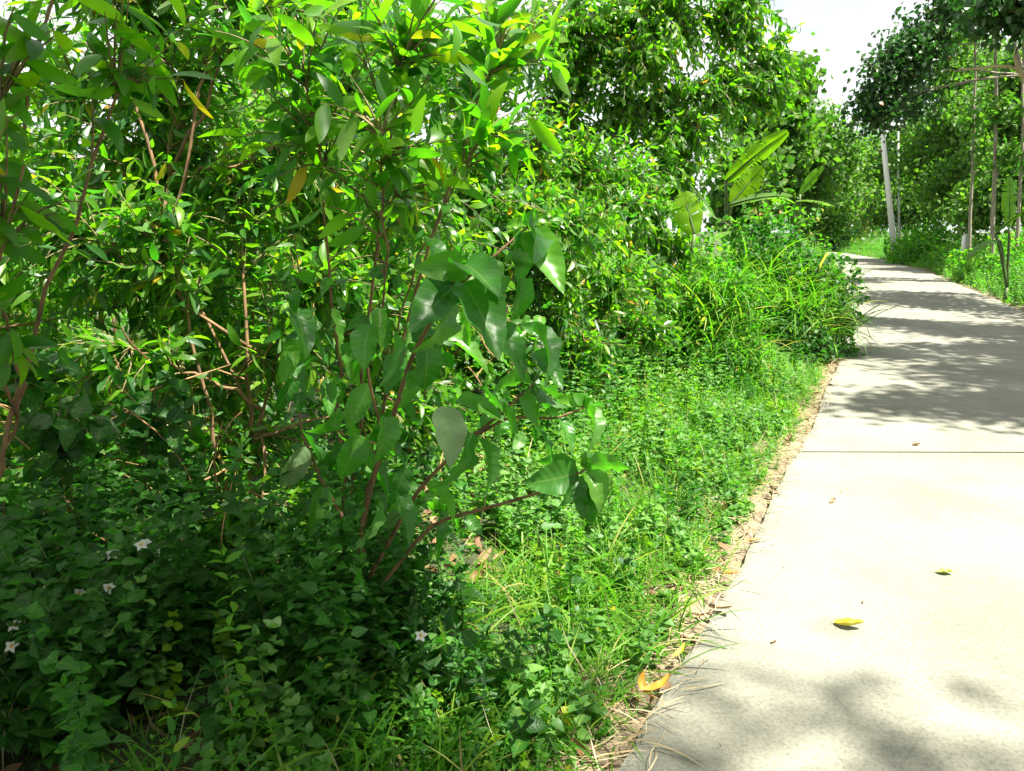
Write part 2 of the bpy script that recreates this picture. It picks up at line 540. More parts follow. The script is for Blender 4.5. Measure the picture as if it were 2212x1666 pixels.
M['leaf_yellow'] = leaf_material('fallen_yellow_leaf', [(0.0, G(.55, .47, .03)), (1.0, G(.60, .50, .04))], (0.6, 0.6, 0.3), rough=0.5, fac=0.2, veins=7, blemish=0.5)
M['leaf_lime'] = leaf_material('fallen_lime_leaf', [(0.0, G(.30, .42, .03)), (1.0, G(.34, .46, .04))], (0.6, 0.7, 0.3), rough=0.45, fac=0.2, veins=7)
M['leaf_orange'] = leaf_material('fallen_orange_leaf', [(0.0, G(.48, .22, .02)), (1.0, G(.55, .28, .03))], (0.6, 0.6, 0.3), rough=0.5, fac=0.2, blemish=0.4)
M['pond'] = None

# ------------------------------------------------------------------ path and ground
CL_Y = np.array([-30, -14, -6, 2, 5.1, 8.4, 15, 30, 43, 54, 62, 68, 72.0])
CL_X = np.array([-14.5, -6.3, -2.15, 2.07, 3.68, 5.27, 8.30, 14.4, 18.9, 21.9, 23.2, 23.0, 22.0])


def smooth_curve(yq):
    """Catmull-Rom style smoothing of the centreline by averaging linear interpolation"""
    acc = 0
    for d in (-1.5, -0.75, 0, 0.75, 1.5):
        acc = acc + np.interp(yq + d, CL_Y, CL_X)
    return acc / 5


cy = np.arange(-28, 70.01, 0.5)
cx = smooth_curve(cy)
# beyond the bend the path turns away behind the trees
bend = np.array([(22.1, 70.4), (20.8, 72.4), (18.8, 74.0)])
CEN = np.concatenate([np.stack([cx, cy], 1)[cy < 69.5], bend])
tan = unit(np.gradient(CEN, axis=0))
NOR = np.stack([-tan[:, 1], tan[:, 0]], 1)          # points to the grass side of the hedge
HALF = 1.52
ARC = np.concatenate([[0], np.cumsum(np.linalg.norm(np.diff(CEN, axis=0), axis=1))])


def road_dist(x, y):
    """signed distance from the path's hedge-side edge (positive in the hedge verge) and from the other edge"""
    x, y = np.asarray(x, float), np.asarray(y, float)
    c = smooth_curve(np.clip(y, -28, 69))
    sl = (smooth_curve(np.clip(y, -28, 69) + 0.5) - smooth_curve(np.clip(y, -28, 69) - 0.5))
    d = (c - x) / np.sqrt(1 + sl * sl)
    return d - HALF, -d - HALF


def ground_z(x, y):
    dl, dr = road_dist(x, y)
    x, y = np.asarray(x, float), np.asarray(y, float)
    n = 0.035 * np.sin(x * 2.1 + 0.7 * np.sin(y * 1.3)) * np.cos(y * 1.7 + 0.4) + 0.02 * np.sin(x * 5.3 + y * 3.1)
    z = -0.055 + n * np.clip(np.maximum(dl, dr) / 0.6, 0, 1)
    z = z + 0.10 * np.clip((dl - 0.25) / 0.8, 0, 1) - 0.16 * np.clip(dl - 2.2, 0, 5)
    z = z + 0.12 * np.clip((dr - 0.2) / 0.8, 0, 1)
    return np.where((dl < 0) & (dr < 0), -0.075, z)


# ground: fine near the camera, coarse to the horizon
gx = np.unique(np.concatenate([np.linspace(-900, -60, 15), np.linspace(-60, -8, 27), np.arange(-8, 30, 0.22), np.linspace(30, 80, 26), np.linspace(80, 900, 15)]))
gy = np.unique(np.concatenate([np.linspace(-300, -30, 8), np.linspace(-30, -4, 14), np.arange(-4, 30, 0.22), np.linspace(30, 100, 80), np.linspace(100, 1500, 20)]))
GX, GY = np.meshgrid(gx, gy)
GZ = ground_z(GX, GY)
mb = MB()
nx, ny = len(gx), len(gy)
I = (np.arange(ny - 1)[:, None] * nx + np.arange(nx - 1)[None, :]).ravel()
mb.add(np.stack([GX, GY, GZ], -1).reshape(-1, 3), np.stack([I, I + 1, I + nx + 1, I + nx], 1).ravel(), [4] * len(I))
ground = tag(mb.build('ground', M['turf']), kind='structure')
# bare strip of dry earth between the concrete and the weeds, a few millimetres over the ground sheet
mb = MB()
for lo, hi, side in ((-0.25, 0.42, 0), (-0.25, 0.42, 1)):
    ys = np.arange(-6, 45, 0.2)
    c_ = smooth_curve(ys)
    sl_ = smooth_curve(ys + 0.5) - smooth_curve(ys - 0.5)
    k_ = 1 / np.sqrt(1 + sl_ * sl_)
    cols = []
    for q in np.linspace(lo, hi, 5):
        w_ = (HALF + q + (0.07 * np.sin(ys * 2.3 + side) + 0.05 * np.sin(ys * 5.1)) * (q > 0.3)) * (1 if side == 0 else -1)
        X, Y = c_ - w_ * k_, ys + w_ * k_ * sl_
        cols.append(np.stack([X, Y, np.where(q < 0, -0.068, ground_z(X, Y) + 0.012)], 1))
    Vv = np.stack(cols, 1)
    n_ = len(ys)
    I_ = (np.arange(n_ - 1)[:, None] * 5 + np.arange(4)[None, :]).ravel()
    q_ = np.stack([I_, I_ + 5, I_ + 6, I_ + 1], 1) if side == 0 else np.stack([I_, I_ + 1, I_ + 6, I_ + 5], 1)
    mb.add(Vv.reshape(-1, 3), q_[:, ::-1].ravel(), [4] * len(I_))
tag(mb.build('verge', M['soil']), kind='structure')

# path: slabs of concrete with open joints between them
path_root = bpy.data.objects.new('path', None)
COL.objects.link(path_root)
tag(path_root, kind='structure')
rp = np.random.default_rng(3)


def cen_at(s):
    return np.array([np.interp(s, ARC, CEN[:, 0]), np.interp(s, ARC, CEN[:, 1])]), unit(np.array([np.interp(s, ARC, NOR[:, 0]), np.interp(s, ARC, NOR[:, 1])]))


s_joint = np.interp(5.12, CEN[:180, 1], ARC[:180])       # the joint seen near the camera
joints = [ARC[0] + 0.05] + [s_joint + k * 9.2 for k in range(-3, 8)]
joints = [j for j in joints if ARC[0] < j < ARC[-1]] + [ARC[-1] - 0.05]
joints = sorted(set(joints))
edge_wob = lambda s, side: 0.015 * math.sin(s * 2.1 + side) + 0.005 * math.sin(s * 8.7 + 2 * side) + 0.005 * math.sin(s * 21 + side)
for k in range(len(joints) - 1):
    s0, s1 = joints[k] + 0.014, joints[k + 1] - 0.014
    near = 28 < s1 and s0 < 50
    ns = max(4, int((s1 - s0) / (0.12 if near else 0.6)))
    mb = MB()
    V = []
    for s in np.linspace(s0, s1, ns + 1):
        p, n = cen_at(s)
        wl_, wr_ = HALF + edge_wob(s, 0), HALF + edge_wob(s, 2)
        for w, z in ((wl_, -0.16), (wl_, -0.006), (wl_ - 0.02, 0.0), (0, 0.006), (-wr_ + 0.02, 0.0), (-wr_, -0.006), (-wr_, -0.16)):
            p2, n2 = cen_at(s - 0.48 * w)       # the joints were cut at a slant
            q = p2 + n2 * w
            V.append((q[0], q[1], z))
    L = []
    for i in range(ns):
        for j in range(6):
            a = i * 7 + j
            L += [a, a + 7, a + 8, a + 1]
    T = [4] * (ns * 6)
    L += list(range(0, 7)) + [ns * 7 + j for j in range(6, -1, -1)]
    T += [7, 7]
    mb.add(V, L, T)
    mb.build('slab', M['concrete'], path_root, smooth=False)


# ------------------------------------------------------------------ plant builders
def bez(p0, p1, p2, n):
    t = np.linspace(0, 1, n)[:, None]
    return (1 - t) ** 2 * p0 + 2 * t * (1 - t) * p1 + t * t * p2


def leaf_objects(root, meshes, idx, pos, R, size):
    base = np.array(root.location)
    for i in range(len(pos)):
        o = bpy.data.objects.new('leaf', meshes[idx[i]])
        COL.objects.link(o)
        o.parent = root
        m = np.eye(4)
        m[:3, :3] = R[i] * size[i]
        m[:3, 3] = pos[i] - base
        o.matrix_basis = Matrix(m.tolist())


_mesh_cache = {}


def tpl_meshes(tpl, mat, key):
    if key not in _mesh_cache:
        out = []
        for k in range(len(tpl[0])):
            b = MB()
            b.add(tpl[0][k], tpl[1], tpl[2], tpl[3], 0.0)
            out.append(b.mesh('leaf', mat))
        _mesh_cache[key] = out
    return _mesh_cache[key]


def blob_points(rng, c, r, n, shell=2.0):
    d = unit(rng.normal(size=(n, 3)))
    return np.asarray(c) + d * (rng.uniform(0, 1, (n, 1)) ** (1.0 / shell)) * np.asarray(r)


def woody(name, label, cat, base, blobs, seed, group=None, trunk=None, r0=0.02, bark='bark_red', leaf='acacia', near=None,
          tpl=ACA_MID, tpl_near=ACA_HI, size=(0.10, 0.16), gap=0.04, twig=0.45, hang=0.35, upb=0.4, nobj=300, cluster=None, spread=0.85, tw=0.003, dens=1.0, sticks=0):
    """blobs: (centre, radii, number of twigs). trunk: polyline, else one stem per blob fans from the base.
    cluster=(n, sigma): leaves scattered round each twig tip (distant trees)"""
    rng = np.random.default_rng(seed)
    base = np.asarray(base, float)
    root = empty(name, base, label, cat, group)
    if trunk is not None:
        trunk = np.asarray(trunk, float)
        tt = np.linspace(0, 1, 14)
        q = np.linspace(0, 1, len(trunk))
        tp = np.stack([np.interp(tt, q, trunk[:, k]) for k in range(3)], 1)
        tp[1:-1] += rng.normal(0, r0 * 0.35, (12, 3))
        mb = MB()
        mb.tube(tp, r0 * (1 - 0.62 * tt) * (1 + 0.35 * np.exp(-tt * 18)), 9)
        mb.build('trunk', M[bark], root)
    twigs = MB()
    made = []
    pos, dirs, nors = [], [], []
    for c, r, nt in blobs:
        c, r = np.asarray(c, float), np.asarray(r, float)
        if trunk is not None:
            k = int(np.argmin(np.linalg.norm(tp - (c - np.array((0, 0, 0.7 * r[2] + 0.3 * np.linalg.norm(c[:2] - tp[-1][:2])))), axis=1)))
            k = max(3, k)
            p0, rr = tp[k], r0 * (1 - 0.62 * tt[k]) * 0.6
            ctrl = (p0 + c) / 2 + np.array((0, 0, 0.12 * np.linalg.norm(c - p0)))
            lname = 'limb'
        elif len(made) >= 3:
            old = made[int(rng.integers(0, 3))] if rng.uniform() < 0.3 else min(made[:5], key=lambda q: np.linalg.norm(q[5] - c))
            p0, rr = old[int(rng.integers(3, 7))], r0 * rng.uniform(0.4, 0.6)
            ctrl = p0 * 0.5 + c * 0.5 + rng.normal(0, 0.08, 3)
            lname = 'limb'
        else:
            p0, rr = base + np.append(rng.normal(0, r0 * 1.2, 2), -0.02), r0 * rng.uniform(0.7, 1.0)
            ctrl = base * 0.45 + c * 0.55
            ctrl[:2] = base[:2] * 0.6 + c[:2] * 0.4
            ctrl = ctrl + rng.normal(0, 0.06, 3)
            lname = 'stem'
        end = c + np.array((0, 0, 0.35 * r[2]))
        L_ = bez(p0, ctrl, end, 12)
        L_[2:-1] += rng.normal(0, 0.25 * rr + 0.008, (9, 3))
        made.append(L_)
        lm = MB()
        lm.tube(L_, np.linspace(rr, max(rr * 0.3, tw), 12), 7)
        lm.build(lname, M[bark], root)
        tips = blob_points(rng, c, r, int(round(nt * dens)), 2.2)
        for tip in tips:
            j = int(np.argmin(np.linalg.norm(L_ - tip, axis=1) + np.linspace(0.3, 0, 12) * np.linalg.norm(r)))
            j = max(j - 1, 3)
            a = L_[j]
            length = np.linalg.norm(tip - a)
            mid = (a + tip) / 2 + np.array((0, 0, 0.18 * length)) + rng.normal(0, 0.05 * length, 3)
            P = bez(a, mid, tip, 7)
            twigs.tube(P, np.linspace(tw * 1.6, tw * 0.5, 7), 3, cap=False)
            if cluster:
                n, sg = cluster
                pp = tip + rng.normal(0, sg, (n, 3)) * np.array((1, 1, 0.75))
                dd = unit(rng.normal(size=(n, 3)) + np.array((0, 0, -hang)))
                pos.append(pp)
                dirs.append(dd)
                nors.append(unit(rng.normal(size=(n, 3)) + np.array((0, 0, upb * 2))))
                continue
            tl = min(twig * rng.uniform(0.6, 1.3), length)
            n = max(3, int(tl / gap))
            t = 1 - (np.arange(n) + rng.uniform(0, 1)) / n * (tl / max(length, 1e-3))
            t = np.clip(t, 0, 1)
            pp = (1 - t)[:, None] ** 2 * a + (2 * t * (1 - t))[:, None] * mid + (t ** 2)[:, None] * tip
            tg = unit((1 - t)[:, None] * (mid - a) + t[:, None] * (tip - mid))
            az = np.arange(n) * 2.4 + rng.uniform(0, 6.28)
            e1 = unit(np.cross(tg, np.array((0.2, 0.1, 1.0))))
            e2 = np.cross(tg, e1)
            pe = np.cos(az)[:, None] * e1 + np.sin(az)[:, None] * e2
            dd = unit(0.55 * tg + spread * pe + np.array((0, 0, -hang)) + rng.normal(0, 0.22, (n, 3)))
            pos.append(pp)
            dirs.append(dd)
            nors.append(unit(rng.normal(0, 1, (n, 3)) * 0.7 + np.array((0, 0, upb * 2))))
    if sticks:
        sk = MB()
        for _ in range(sticks):
            a = base + np.array((rng.normal(0, 0.55), rng.normal(0, 0.4), rng.uniform(0.05, 1.0)))
            d = unit(np.array((rng.normal(0, 0.7), rng.normal(0, 0.5), rng.normal(0.5, 0.6)))) * rng.uniform(0.12, 0.42)
            sk.tube(bez(a, a + d * 0.5 + rng.normal(0, 0.05, 3), a + d, 5), np.linspace(1, 0.4, 5) * rng.uniform(0.0025, 0.006), 5)
        sk.build('dry_sticks', M['bark_stick'], root, kind='stuff')
    twigs.build('twigs', M['twig'] if bark != 'bark_grey' else M['bark_grey'], root, kind='stuff')
    pos, dirs, nors = np.concatenate(pos), np.concatenate(dirs), np.concatenate(nors)
    N = len(pos)
    R = frames(dirs, nors)
    sz = rng.uniform(*size, N)
    idx = rng.integers(0, len(tpl[0]), N)
    tone = rng.uniform(0, 1, N)
    single = np.zeros(N, bool)
    if nobj:
        u, v, d = project(pos + dirs * sz[:, None] * 0.5)
        ok = (u > 0) & (u < 2212) & (v > 0) & (v < 1666) & (pos[:, 1] > 0.3)
        score = np.where(ok, sz / d, -1)
        pick = np.argsort(-score)[:nobj]
        pick = pick[score[pick] > 0]
        single[pick] = True
        leaf_objects(root, tpl_meshes(tpl_near, M[near or leaf], (id(tpl_near), near or leaf)), idx[single], pos[single], R[single], sz[single])
    mb = MB()
    k = ~single
    mb.leaves(tpl, idx[k], pos[k], R[k], sz[k], tone[k])
    mb.build('foliage' if trunk is None else 'crown', M[leaf], root, kind='stuff' if trunk is None else None)
    return root


def px(n, Y):
    return n * Y / FPX


def B(u, v, Y, ru, rv, n, ry=None):
    """a leafy mass seen at u, v and Y metres away, ru x rv pixels in half-size"""
    return at(u, v, Y), (px(ru, Y), ry if ry else 0.7 * px((ru + rv) / 2, Y), px(rv, Y)), n


def foot(u, Y):
    p = at(u, 500, Y)
    return np.array((p[0], Y, float(ground_z(p[0], Y))))


# ------------------------------------------------------------------ the hedge of acacia saplings and shrubs
HEDGE = 'acacia saplings of the roadside hedge'
woody('acacia_sapling', 'tall front acacia sapling with large sickle leaves glowing above the broad-leaved shrub', 'sapling', foot(700, 2.9),
      [B(640, 90, 2.6, 170, 130, 20), B(900, 60, 2.6, 200, 120, 22), B(1100, 90, 2.8, 140, 130, 20), B(820, 270, 2.5, 220, 110, 20), B(1080, 270, 2.6, 120, 100, 14), B(860, 430, 2.6, 180, 60, 10), B(640, 330, 2.7, 140, 110, 12)],
      21, HEDGE, r0=0.010, near='acacia_near', size=(0.10, 0.165), gap=0.05, twig=0.32, hang=0.15, upb=0.45, nobj=300, dens=1.25)
woody('acacia_sapling', 'nearest acacia sapling hanging dark leaves beside the camera at the hedge end', 'sapling', foot(-350, 2.1),
      [B(20, 120, 1.9, 160, 160, 14), B(60, 420, 1.8, 120, 170, 10), B(300, 120, 2.2, 150, 130, 12), B(0, 700, 1.9, 90, 120, 7),
       (np.array((-1.2, 1.25, 2.9)), (0.75, 0.6, 0.4), 60), (np.array((-1.9, 2.0, 3.0)), (0.8, 0.6, 0.4), 60), (np.array((-0.5, 1.3, 2.8)), (0.5, 0.45, 0.35), 34), (np.array((-2.3, 1.3, 2.4)), (0.6, 0.6, 0.5), 44), (np.array((-0.9, 2.1, 3.0)), (0.6, 0.5, 0.35), 40)],  # unseen overhead boughs, added to keep sky and sun off the hedge foot
      22, HEDGE, r0=0.011, near='acacia_near', size=(0.09, 0.15), gap=0.05, twig=0.34, hang=0.6, upb=0.25, nobj=300, dens=1.2)
woody('acacia_shrub', 'many-stemmed acacia shrub with bare reddish stems rising from the dark hedge foot', 'shrub', foot(455, 3.3),
      [B(700, 600, 3.4, 150, 110, 30), B(330, 520, 3.4, 150, 150, 34), B(520, 420, 3.7, 170, 150, 40), B(150, 520, 3.5, 150, 170, 34), B(420, 200, 3.9, 200, 170, 28), B(150, 220, 3.9, 170, 190, 14), B(680, 330, 3.8, 150, 150, 34), B(250, 780, 3.2, 200, 110, 26), B(620, 760, 3.3, 120, 90, 18), B(560, 40, 3.6, 180, 130, 30), B(500, -160, 3.6, 260, 150, 26), B(200, -120, 3.8, 220, 150, 8), B(840, 700, 3.5, 120, 120, 24), B(900, 900, 3.5, 130, 120, 32), B(480, 980, 3.4, 260, 90, 34), B(560, 1150, 3.2, 260, 80, 26), B(760, 1060, 3.3, 160, 100, 22)],
      23, HEDGE, r0=0.018, size=(0.075, 0.125), gap=0.028, twig=0.5, hang=0.35, nobj=300, tw=0.004, dens=1.9, sticks=90)
# the wall of the hedge: shrub after shrub, leafy from the ground up
WALL = [('acacia shrub in the hedge wall just behind the bare reddish stems', -1.9, 4.3, 26), ('acacia shrub in the hedge wall behind the front sapling', -0.95, 5.0, 27), ('acacia shrub in the hedge wall where it meets the sunlit verge', -0.35, 6.3, 28),
        ('acacia shrub in the hedge wall behind the tall dark weed bush', -2.9, 4.0, 29), ('acacia shrub at the dim end of the hedge wall', -3.6, 5.2, 30), ('acacia shrub in the second row of the hedge under sky gaps', -2.5, 6.4, 31), ('acacia shrub in the second row of the hedge behind the sunlit corner', -1.3, 7.4, 32)]
for lab, x, y, sd in WALL:
    r = np.random.default_rng(sd)
    bl = []
    for k in range(15):
        z = (0.35, 0.75, 1.15, 1.6, 2.0)[k % 5] + r.uniform(-0.12, 0.12)
        if k >= 10:
            z += 0.95
        bl.append((np.array((x + r.normal(0, 0.42), y + r.normal(0, 0.38), z)), (0.55, 0.5, 0.36), 46 if z > 0.6 else 40))
    if x < -2.4:
        bl = [(b_[0], b_[1], b_[2] if b_[0][2] < 1.7 else b_[2] // 2) for b_ in bl if b_[0][2] < 2.1 or r.uniform() < 0.25]
    woody('acacia_shrub', lab, 'shrub', (x, y, float(ground_z(x, y))), bl, sd, HEDGE, r0=0.016, tpl=ACA_LO if y > 4.6 else ACA_MID, tpl_near=ACA_MID, size=(0.075, 0.13), gap=0.028, twig=0.5, hang=0.4, nobj=150, dens=1.25, sticks=60)
woody('acacia_shrub', 'leafy acacia shrub bulging over the sunlit verge below the tall drooping acacia', 'shrub', foot(1240, 6.6),
      [B(1240, 500, 6.5, 130, 110, 34), B(1330, 620, 6.3, 120, 100, 34), B(1200, 690, 6.0, 110, 90, 26), B(1400, 720, 6.6, 90, 70, 20), B(1150, 330, 6.6, 110, 140, 34), B(1290, 770, 6.0, 90, 50, 14), B(1350, 480, 7.0, 90, 110, 30), B(1260, 370, 7.0, 110, 110, 40), B(1350, 380, 7.3, 80, 90, 26), B(1180, 560, 6.0, 110, 100, 30), B(1110, 760, 5.4, 110, 90, 30), B(1240, 770, 5.9, 90, 80, 26), B(1350, 730, 6.6, 80, 80, 24), B(1420, 640, 7.2, 70, 80, 20)],
      26, HEDGE, r0=0.02, size=(0.075, 0.13), gap=0.028, twig=0.55, nobj=300, dens=2.6)
for i, (u, Y, lab) in enumerate([(700, 8.5, 'acacia shrub at the back of the hedge behind the many-stemmed shrub'), (1120, 9.5, 'acacia shrub at the back of the hedge beside the tall drooping acacia'), (250, 9.0, 'acacia shrub at the back of the hedge where the sky breaks through')]):
    woody('acacia_shrub', lab, 'shrub', foot(u, Y),
          [B(u - 150, 150, Y, 190, 190, 44), B(u + 110, 120, Y, 170, 190, 44), B(u - 120, 440, Y, 180, 140, 40), B(u + 100, 420, Y, 160, 150, 40), B(u, 640, Y - 0.8, 230, 110, 40)],
          30 + i, HEDGE, r0=0.035, tpl=ACA_LO, tpl_near=ACA_MID, size=(0.10, 0.16), gap=0.03, twig=0.6, nobj=0, dens=2.4 if u > 400 else 0.9)

woody('lobed_weed_shrub', 'tall dark weed bush with soft pointed leaves at the hedge end', 'weed', foot(130, 2.7),
      [B(120, 930, 2.6, 170, 120, 24), B(330, 900, 2.9, 130, 110, 18), B(60, 1180, 2.5, 140, 120, 20), B(280, 1180, 2.6, 120, 110, 16), B(400, 1060, 3.0, 90, 100, 10), B(40, 780, 2.7, 120, 90, 12)],
      46, None, r0=0.008, bark='stem', leaf='herb_darkened', tpl=OVAL_MID, tpl_near=OVAL_HI, size=(0.06, 0.11), gap=0.04, twig=0.3, hang=0.5, upb=0.5, nobj=300, tw=0.002)
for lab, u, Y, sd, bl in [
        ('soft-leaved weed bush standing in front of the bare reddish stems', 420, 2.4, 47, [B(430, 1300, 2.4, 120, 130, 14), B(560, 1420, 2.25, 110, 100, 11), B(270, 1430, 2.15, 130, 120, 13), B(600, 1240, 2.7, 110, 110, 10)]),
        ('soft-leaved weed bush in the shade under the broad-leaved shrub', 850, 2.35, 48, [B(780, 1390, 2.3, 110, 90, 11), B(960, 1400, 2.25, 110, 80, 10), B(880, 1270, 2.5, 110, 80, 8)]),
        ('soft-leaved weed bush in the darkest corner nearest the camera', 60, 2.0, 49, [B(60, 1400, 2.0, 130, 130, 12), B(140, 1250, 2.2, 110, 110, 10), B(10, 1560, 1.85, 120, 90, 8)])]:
    woody('weed_bush', lab, 'weed', foot(u, Y), bl, sd, 'soft-leaved weed bushes at the hedge foot', r0=0.006, bark='stem', leaf='herb_darkened', tpl=OVAL_MID, tpl_near=OVAL_HI, size=(0.05, 0.09), gap=0.035, twig=0.28, hang=0.35, upb=0.6, nobj=120, tw=0.002)
woody('tall_weed', 'tall ragged weeds rising from the weed mound in front of the banana leaves', 'weed', foot(1690, 10.3),
      [B(1650, 470, 10.0, 60, 45, 16), B(1745, 485, 10.3, 42, 55, 14), B(1580, 500, 9.8, 60, 50, 14), B(1690, 440, 10.6, 60, 30, 8), B(1790, 560, 10.0, 26, 60, 8)],
      50, None, r0=0.008, bark='stem', leaf='herb', tpl=OVAL_MID, tpl_near=OVAL_MID, size=(0.05, 0.10), gap=0.035, twig=0.4, hang=0.3, upb=0.5, nobj=200, tw=0.003, dens=1.3)
# the tall acacia over the verge
woody('acacia_tree', 'tall drooping acacia tree with pale sky gaps, leaning over the sunlit verge', 'tree', foot(1290, 9.6),
      [B(1250, 90, 9.2, 120, 150, 60), B(1420, 60, 9.2, 130, 130, 70), B(1590, 60, 9.2, 110, 110, 60), B(1680, 150, 9.1, 70, 110, 40), B(1570, 200, 9.0, 115, 85, 56), B(1440, 240, 9.3, 70, 110, 40), B(1455, 390, 8.9, 85, 110, 56), B(1410, 480, 8.6, 80, 130, 48), B(1290, 420, 9.2, 80, 90, 26), B(1665, 225, 9.0, 60, 45, 16), B(1480, -160, 9.4, 280, 150, 90), B(1470, 560, 8.5, 60, 80, 22), B(1210, 250, 9.4, 80, 100, 24), B(1345, 250, 9.3, 90, 110, 44), B(1330, 60, 9.4, 90, 100, 44), B(1390, 150, 9.0, 90, 90, 40), B(1500, 290, 8.9, 90, 80, 36)],
      40, None, trunk=[foot(1290, 9.6), at(1262, 420, 9.6), at(1242, 240, 9.6), at(1300, 40, 9.5), at(1400, -160, 9.4)], r0=0.075, bark='bark_grey', leaf='acacia_young', tpl=ACA_LO, tpl_near=ACA_MID, size=(0.09, 0.15), gap=0.031, twig=0.7, hang=0.8, upb=0.25, nobj=300, tw=0.005, dens=2.5)

# ------------------------------------------------------------------ trees along and beyond the path
def far_tree(name, label, base, blobs, seed, leaf='far', group='trees along the far path', r0=0.12, size=(0.16, 0.28), cl=(70, 0.30), tpl=OVAL_LO, bark='bark_grey', top=None, cat='tree'):
    base = np.asarray(base, float)
    t = blobs[0][0] if top is None else top
    trunk = [base, base * 0.6 + np.asarray(t) * 0.4 + np.array((0.1, 0, 0)), np.asarray(t)]
    return woody(name, label, cat, base, blobs, seed, group, trunk=trunk, r0=r0, bark=bark, leaf=leaf, tpl=tpl, tpl_near=tpl, size=size, nobj=0, cluster=cl, hang=0.5, upb=0.5, tw=0.012)


far_tree('leafy_tree', 'bright green tree behind the banana plant on the hedge side', foot(1640, 22), [B(1660, 300, 22, 80, 90, 60), B(1720, 380, 23, 60, 80, 40), B(1600, 400, 20, 60, 90, 34), B(1690, 190, 22, 50, 60, 26)], 50)
far_tree('leafy_tree', 'rounded green tree closing the bend of the path', foot(1765, 46), [B(1765, 320, 46, 75, 80, 60), B(1720, 390, 44, 60, 70, 40), B(1800, 400, 46, 60, 70, 44), B(1780, 470, 44, 60, 50, 30)], 51, size=(0.2, 0.34), cl=(80, 0.55))
far_tree('leafy_tree', 'lower green tree in the middle of the treeline beyond the bend', foot(1850, 84), [B(1850, 360, 84, 70, 75, 60), B(1900, 390, 84, 60, 70, 44), B(1850, 450, 82, 60, 60, 44)], 52, size=(0.33, 0.5), cl=(80, 0.9), r0=0.25)
far_tree('leafy_tree', 'broad green tree behind the concrete pole', foot(1960, 66), [B(1950, 360, 66, 70, 90, 60), B(2010, 330, 64, 60, 90, 50), B(1930, 440, 64, 60, 60, 40), B(2000, 430, 62, 60, 60, 40)], 53, size=(0.28, 0.44), cl=(80, 0.75), r0=0.22)
far_tree('olive_bush', 'olive yellow rounded bush at the end of the path', foot(1830, 74), [B(1830, 470, 74, 55, 55, 60), B(1815, 430, 75, 40, 30, 24)], 54, leaf='olive', size=(0.3, 0.5), cl=(80, 0.6), r0=0.12, cat='bush')
far_tree('dark_bush', 'shaded dark bush where the path disappears', foot(1805, 60), [B(1800, 500, 60, 36, 36, 44)], 55, leaf='dark', size=(0.25, 0.4), cl=(46, 0.45), r0=0.1, cat='bush')
far_tree('leafy_tree', 'tall pale green tree behind the slender trunks', foot(2080, 40), [B(2080, 260, 40, 90, 110, 80), B(2020, 350, 42, 70, 80, 50), B(2140, 200, 38, 80, 110, 60), B(2060, 120, 40, 70, 80, 36), B(2100, 400, 36, 90, 70, 50)], 56, size=(0.18, 0.3), cl=(80, 0.5), r0=0.18)
far_tree('leafy_tree', 'bright leafy tree at the edge of the view behind the slender trunks', foot(2230, 30), [B(2190, 260, 30, 70, 110, 60), B(2180, 400, 28, 70, 70, 44), B(2260, 200, 30, 80, 150, 44), B(2120, 440, 29, 70, 50, 34)], 57, size=(0.15, 0.25), cl=(80, 0.4), r0=0.16)
far_tree('dark_leaved_tree', 'dark large-leaved tree reaching over the path against the white sky', (16.2, 21.5, 0.05),
         [B(1905, 190, 22, 45, 60, 34), B(1900, 245, 22, 36, 36, 20), B(1960, 130, 22, 55, 60, 40), B(2015, 60, 22, 55, 50, 30), B(2085, 10, 22, 70, 40, 26), B(1965, 225, 23, 36, 36, 12), B(2180, -70, 22, 110, 80, 50)],
         58, leaf='dark', size=(0.12, 0.20), cl=(34, 0.27), r0=0.08, tpl=OVAL_MID, top=at(2150, -20, 22), group='trees over the far side of the path')
corner_tree = far_tree('dark_leaved_tree', 'dark crown hanging into the view above the slender trunks', (12.6, 11.0, 0.05),
         [B(2190, 10, 12.5, 70, 45, 30), B(2330, -60, 12.0, 120, 110, 60), (np.array((10.6, 9.6, 6.0)), (1.3, 1.2, 0.9), 40), (np.array((10.0, 8.3, 7.0)), (1.1, 1.2, 0.8), 34), (np.array((12.3, 11.2, 7.4)), (1.4, 1.6, 1.0), 40)],
         59, leaf='dark', size=(0.10, 0.17), cl=(56, 0.24), r0=0.09, tpl=OVAL_MID, top=(12.0, 11.0, 7.6), group='trees over the far side of the path')
for i, (xo, y, h, lab) in enumerate([(1.9, 15.8, 7.5, 'shade tree standing outside the view before the dark large-leaved tree'), (2.2, 30, 8.5, 'shade tree on the far verge behind the slender trunks'), (2.0, 34.5, 8.0, 'shade tree on the far verge in front of the pole')]):
    x = float(smooth_curve(np.array([y]))[0]) + HALF + xo
    if i:
        x += 2.0
    far_tree('leafy_tree', lab, (x, y, 0.05), [(np.array((x - 1.0, y, h - 1.2)), (1.7, 1.6, 1.2), 50), (np.array((x + 0.6, y + 1.2, h - 0.4)), (1.5, 1.5, 1.1), 36), (np.array((x - 0.4, y - 1.5, h - 1.9)), (1.3, 1.2, 0.9), 30)], 70 + i, leaf='far' if i else 'dark', size=(0.15, 0.26), cl=(46, 0.3), r0=0.12, tpl=OVAL_LO, group='trees over the far side of the path')

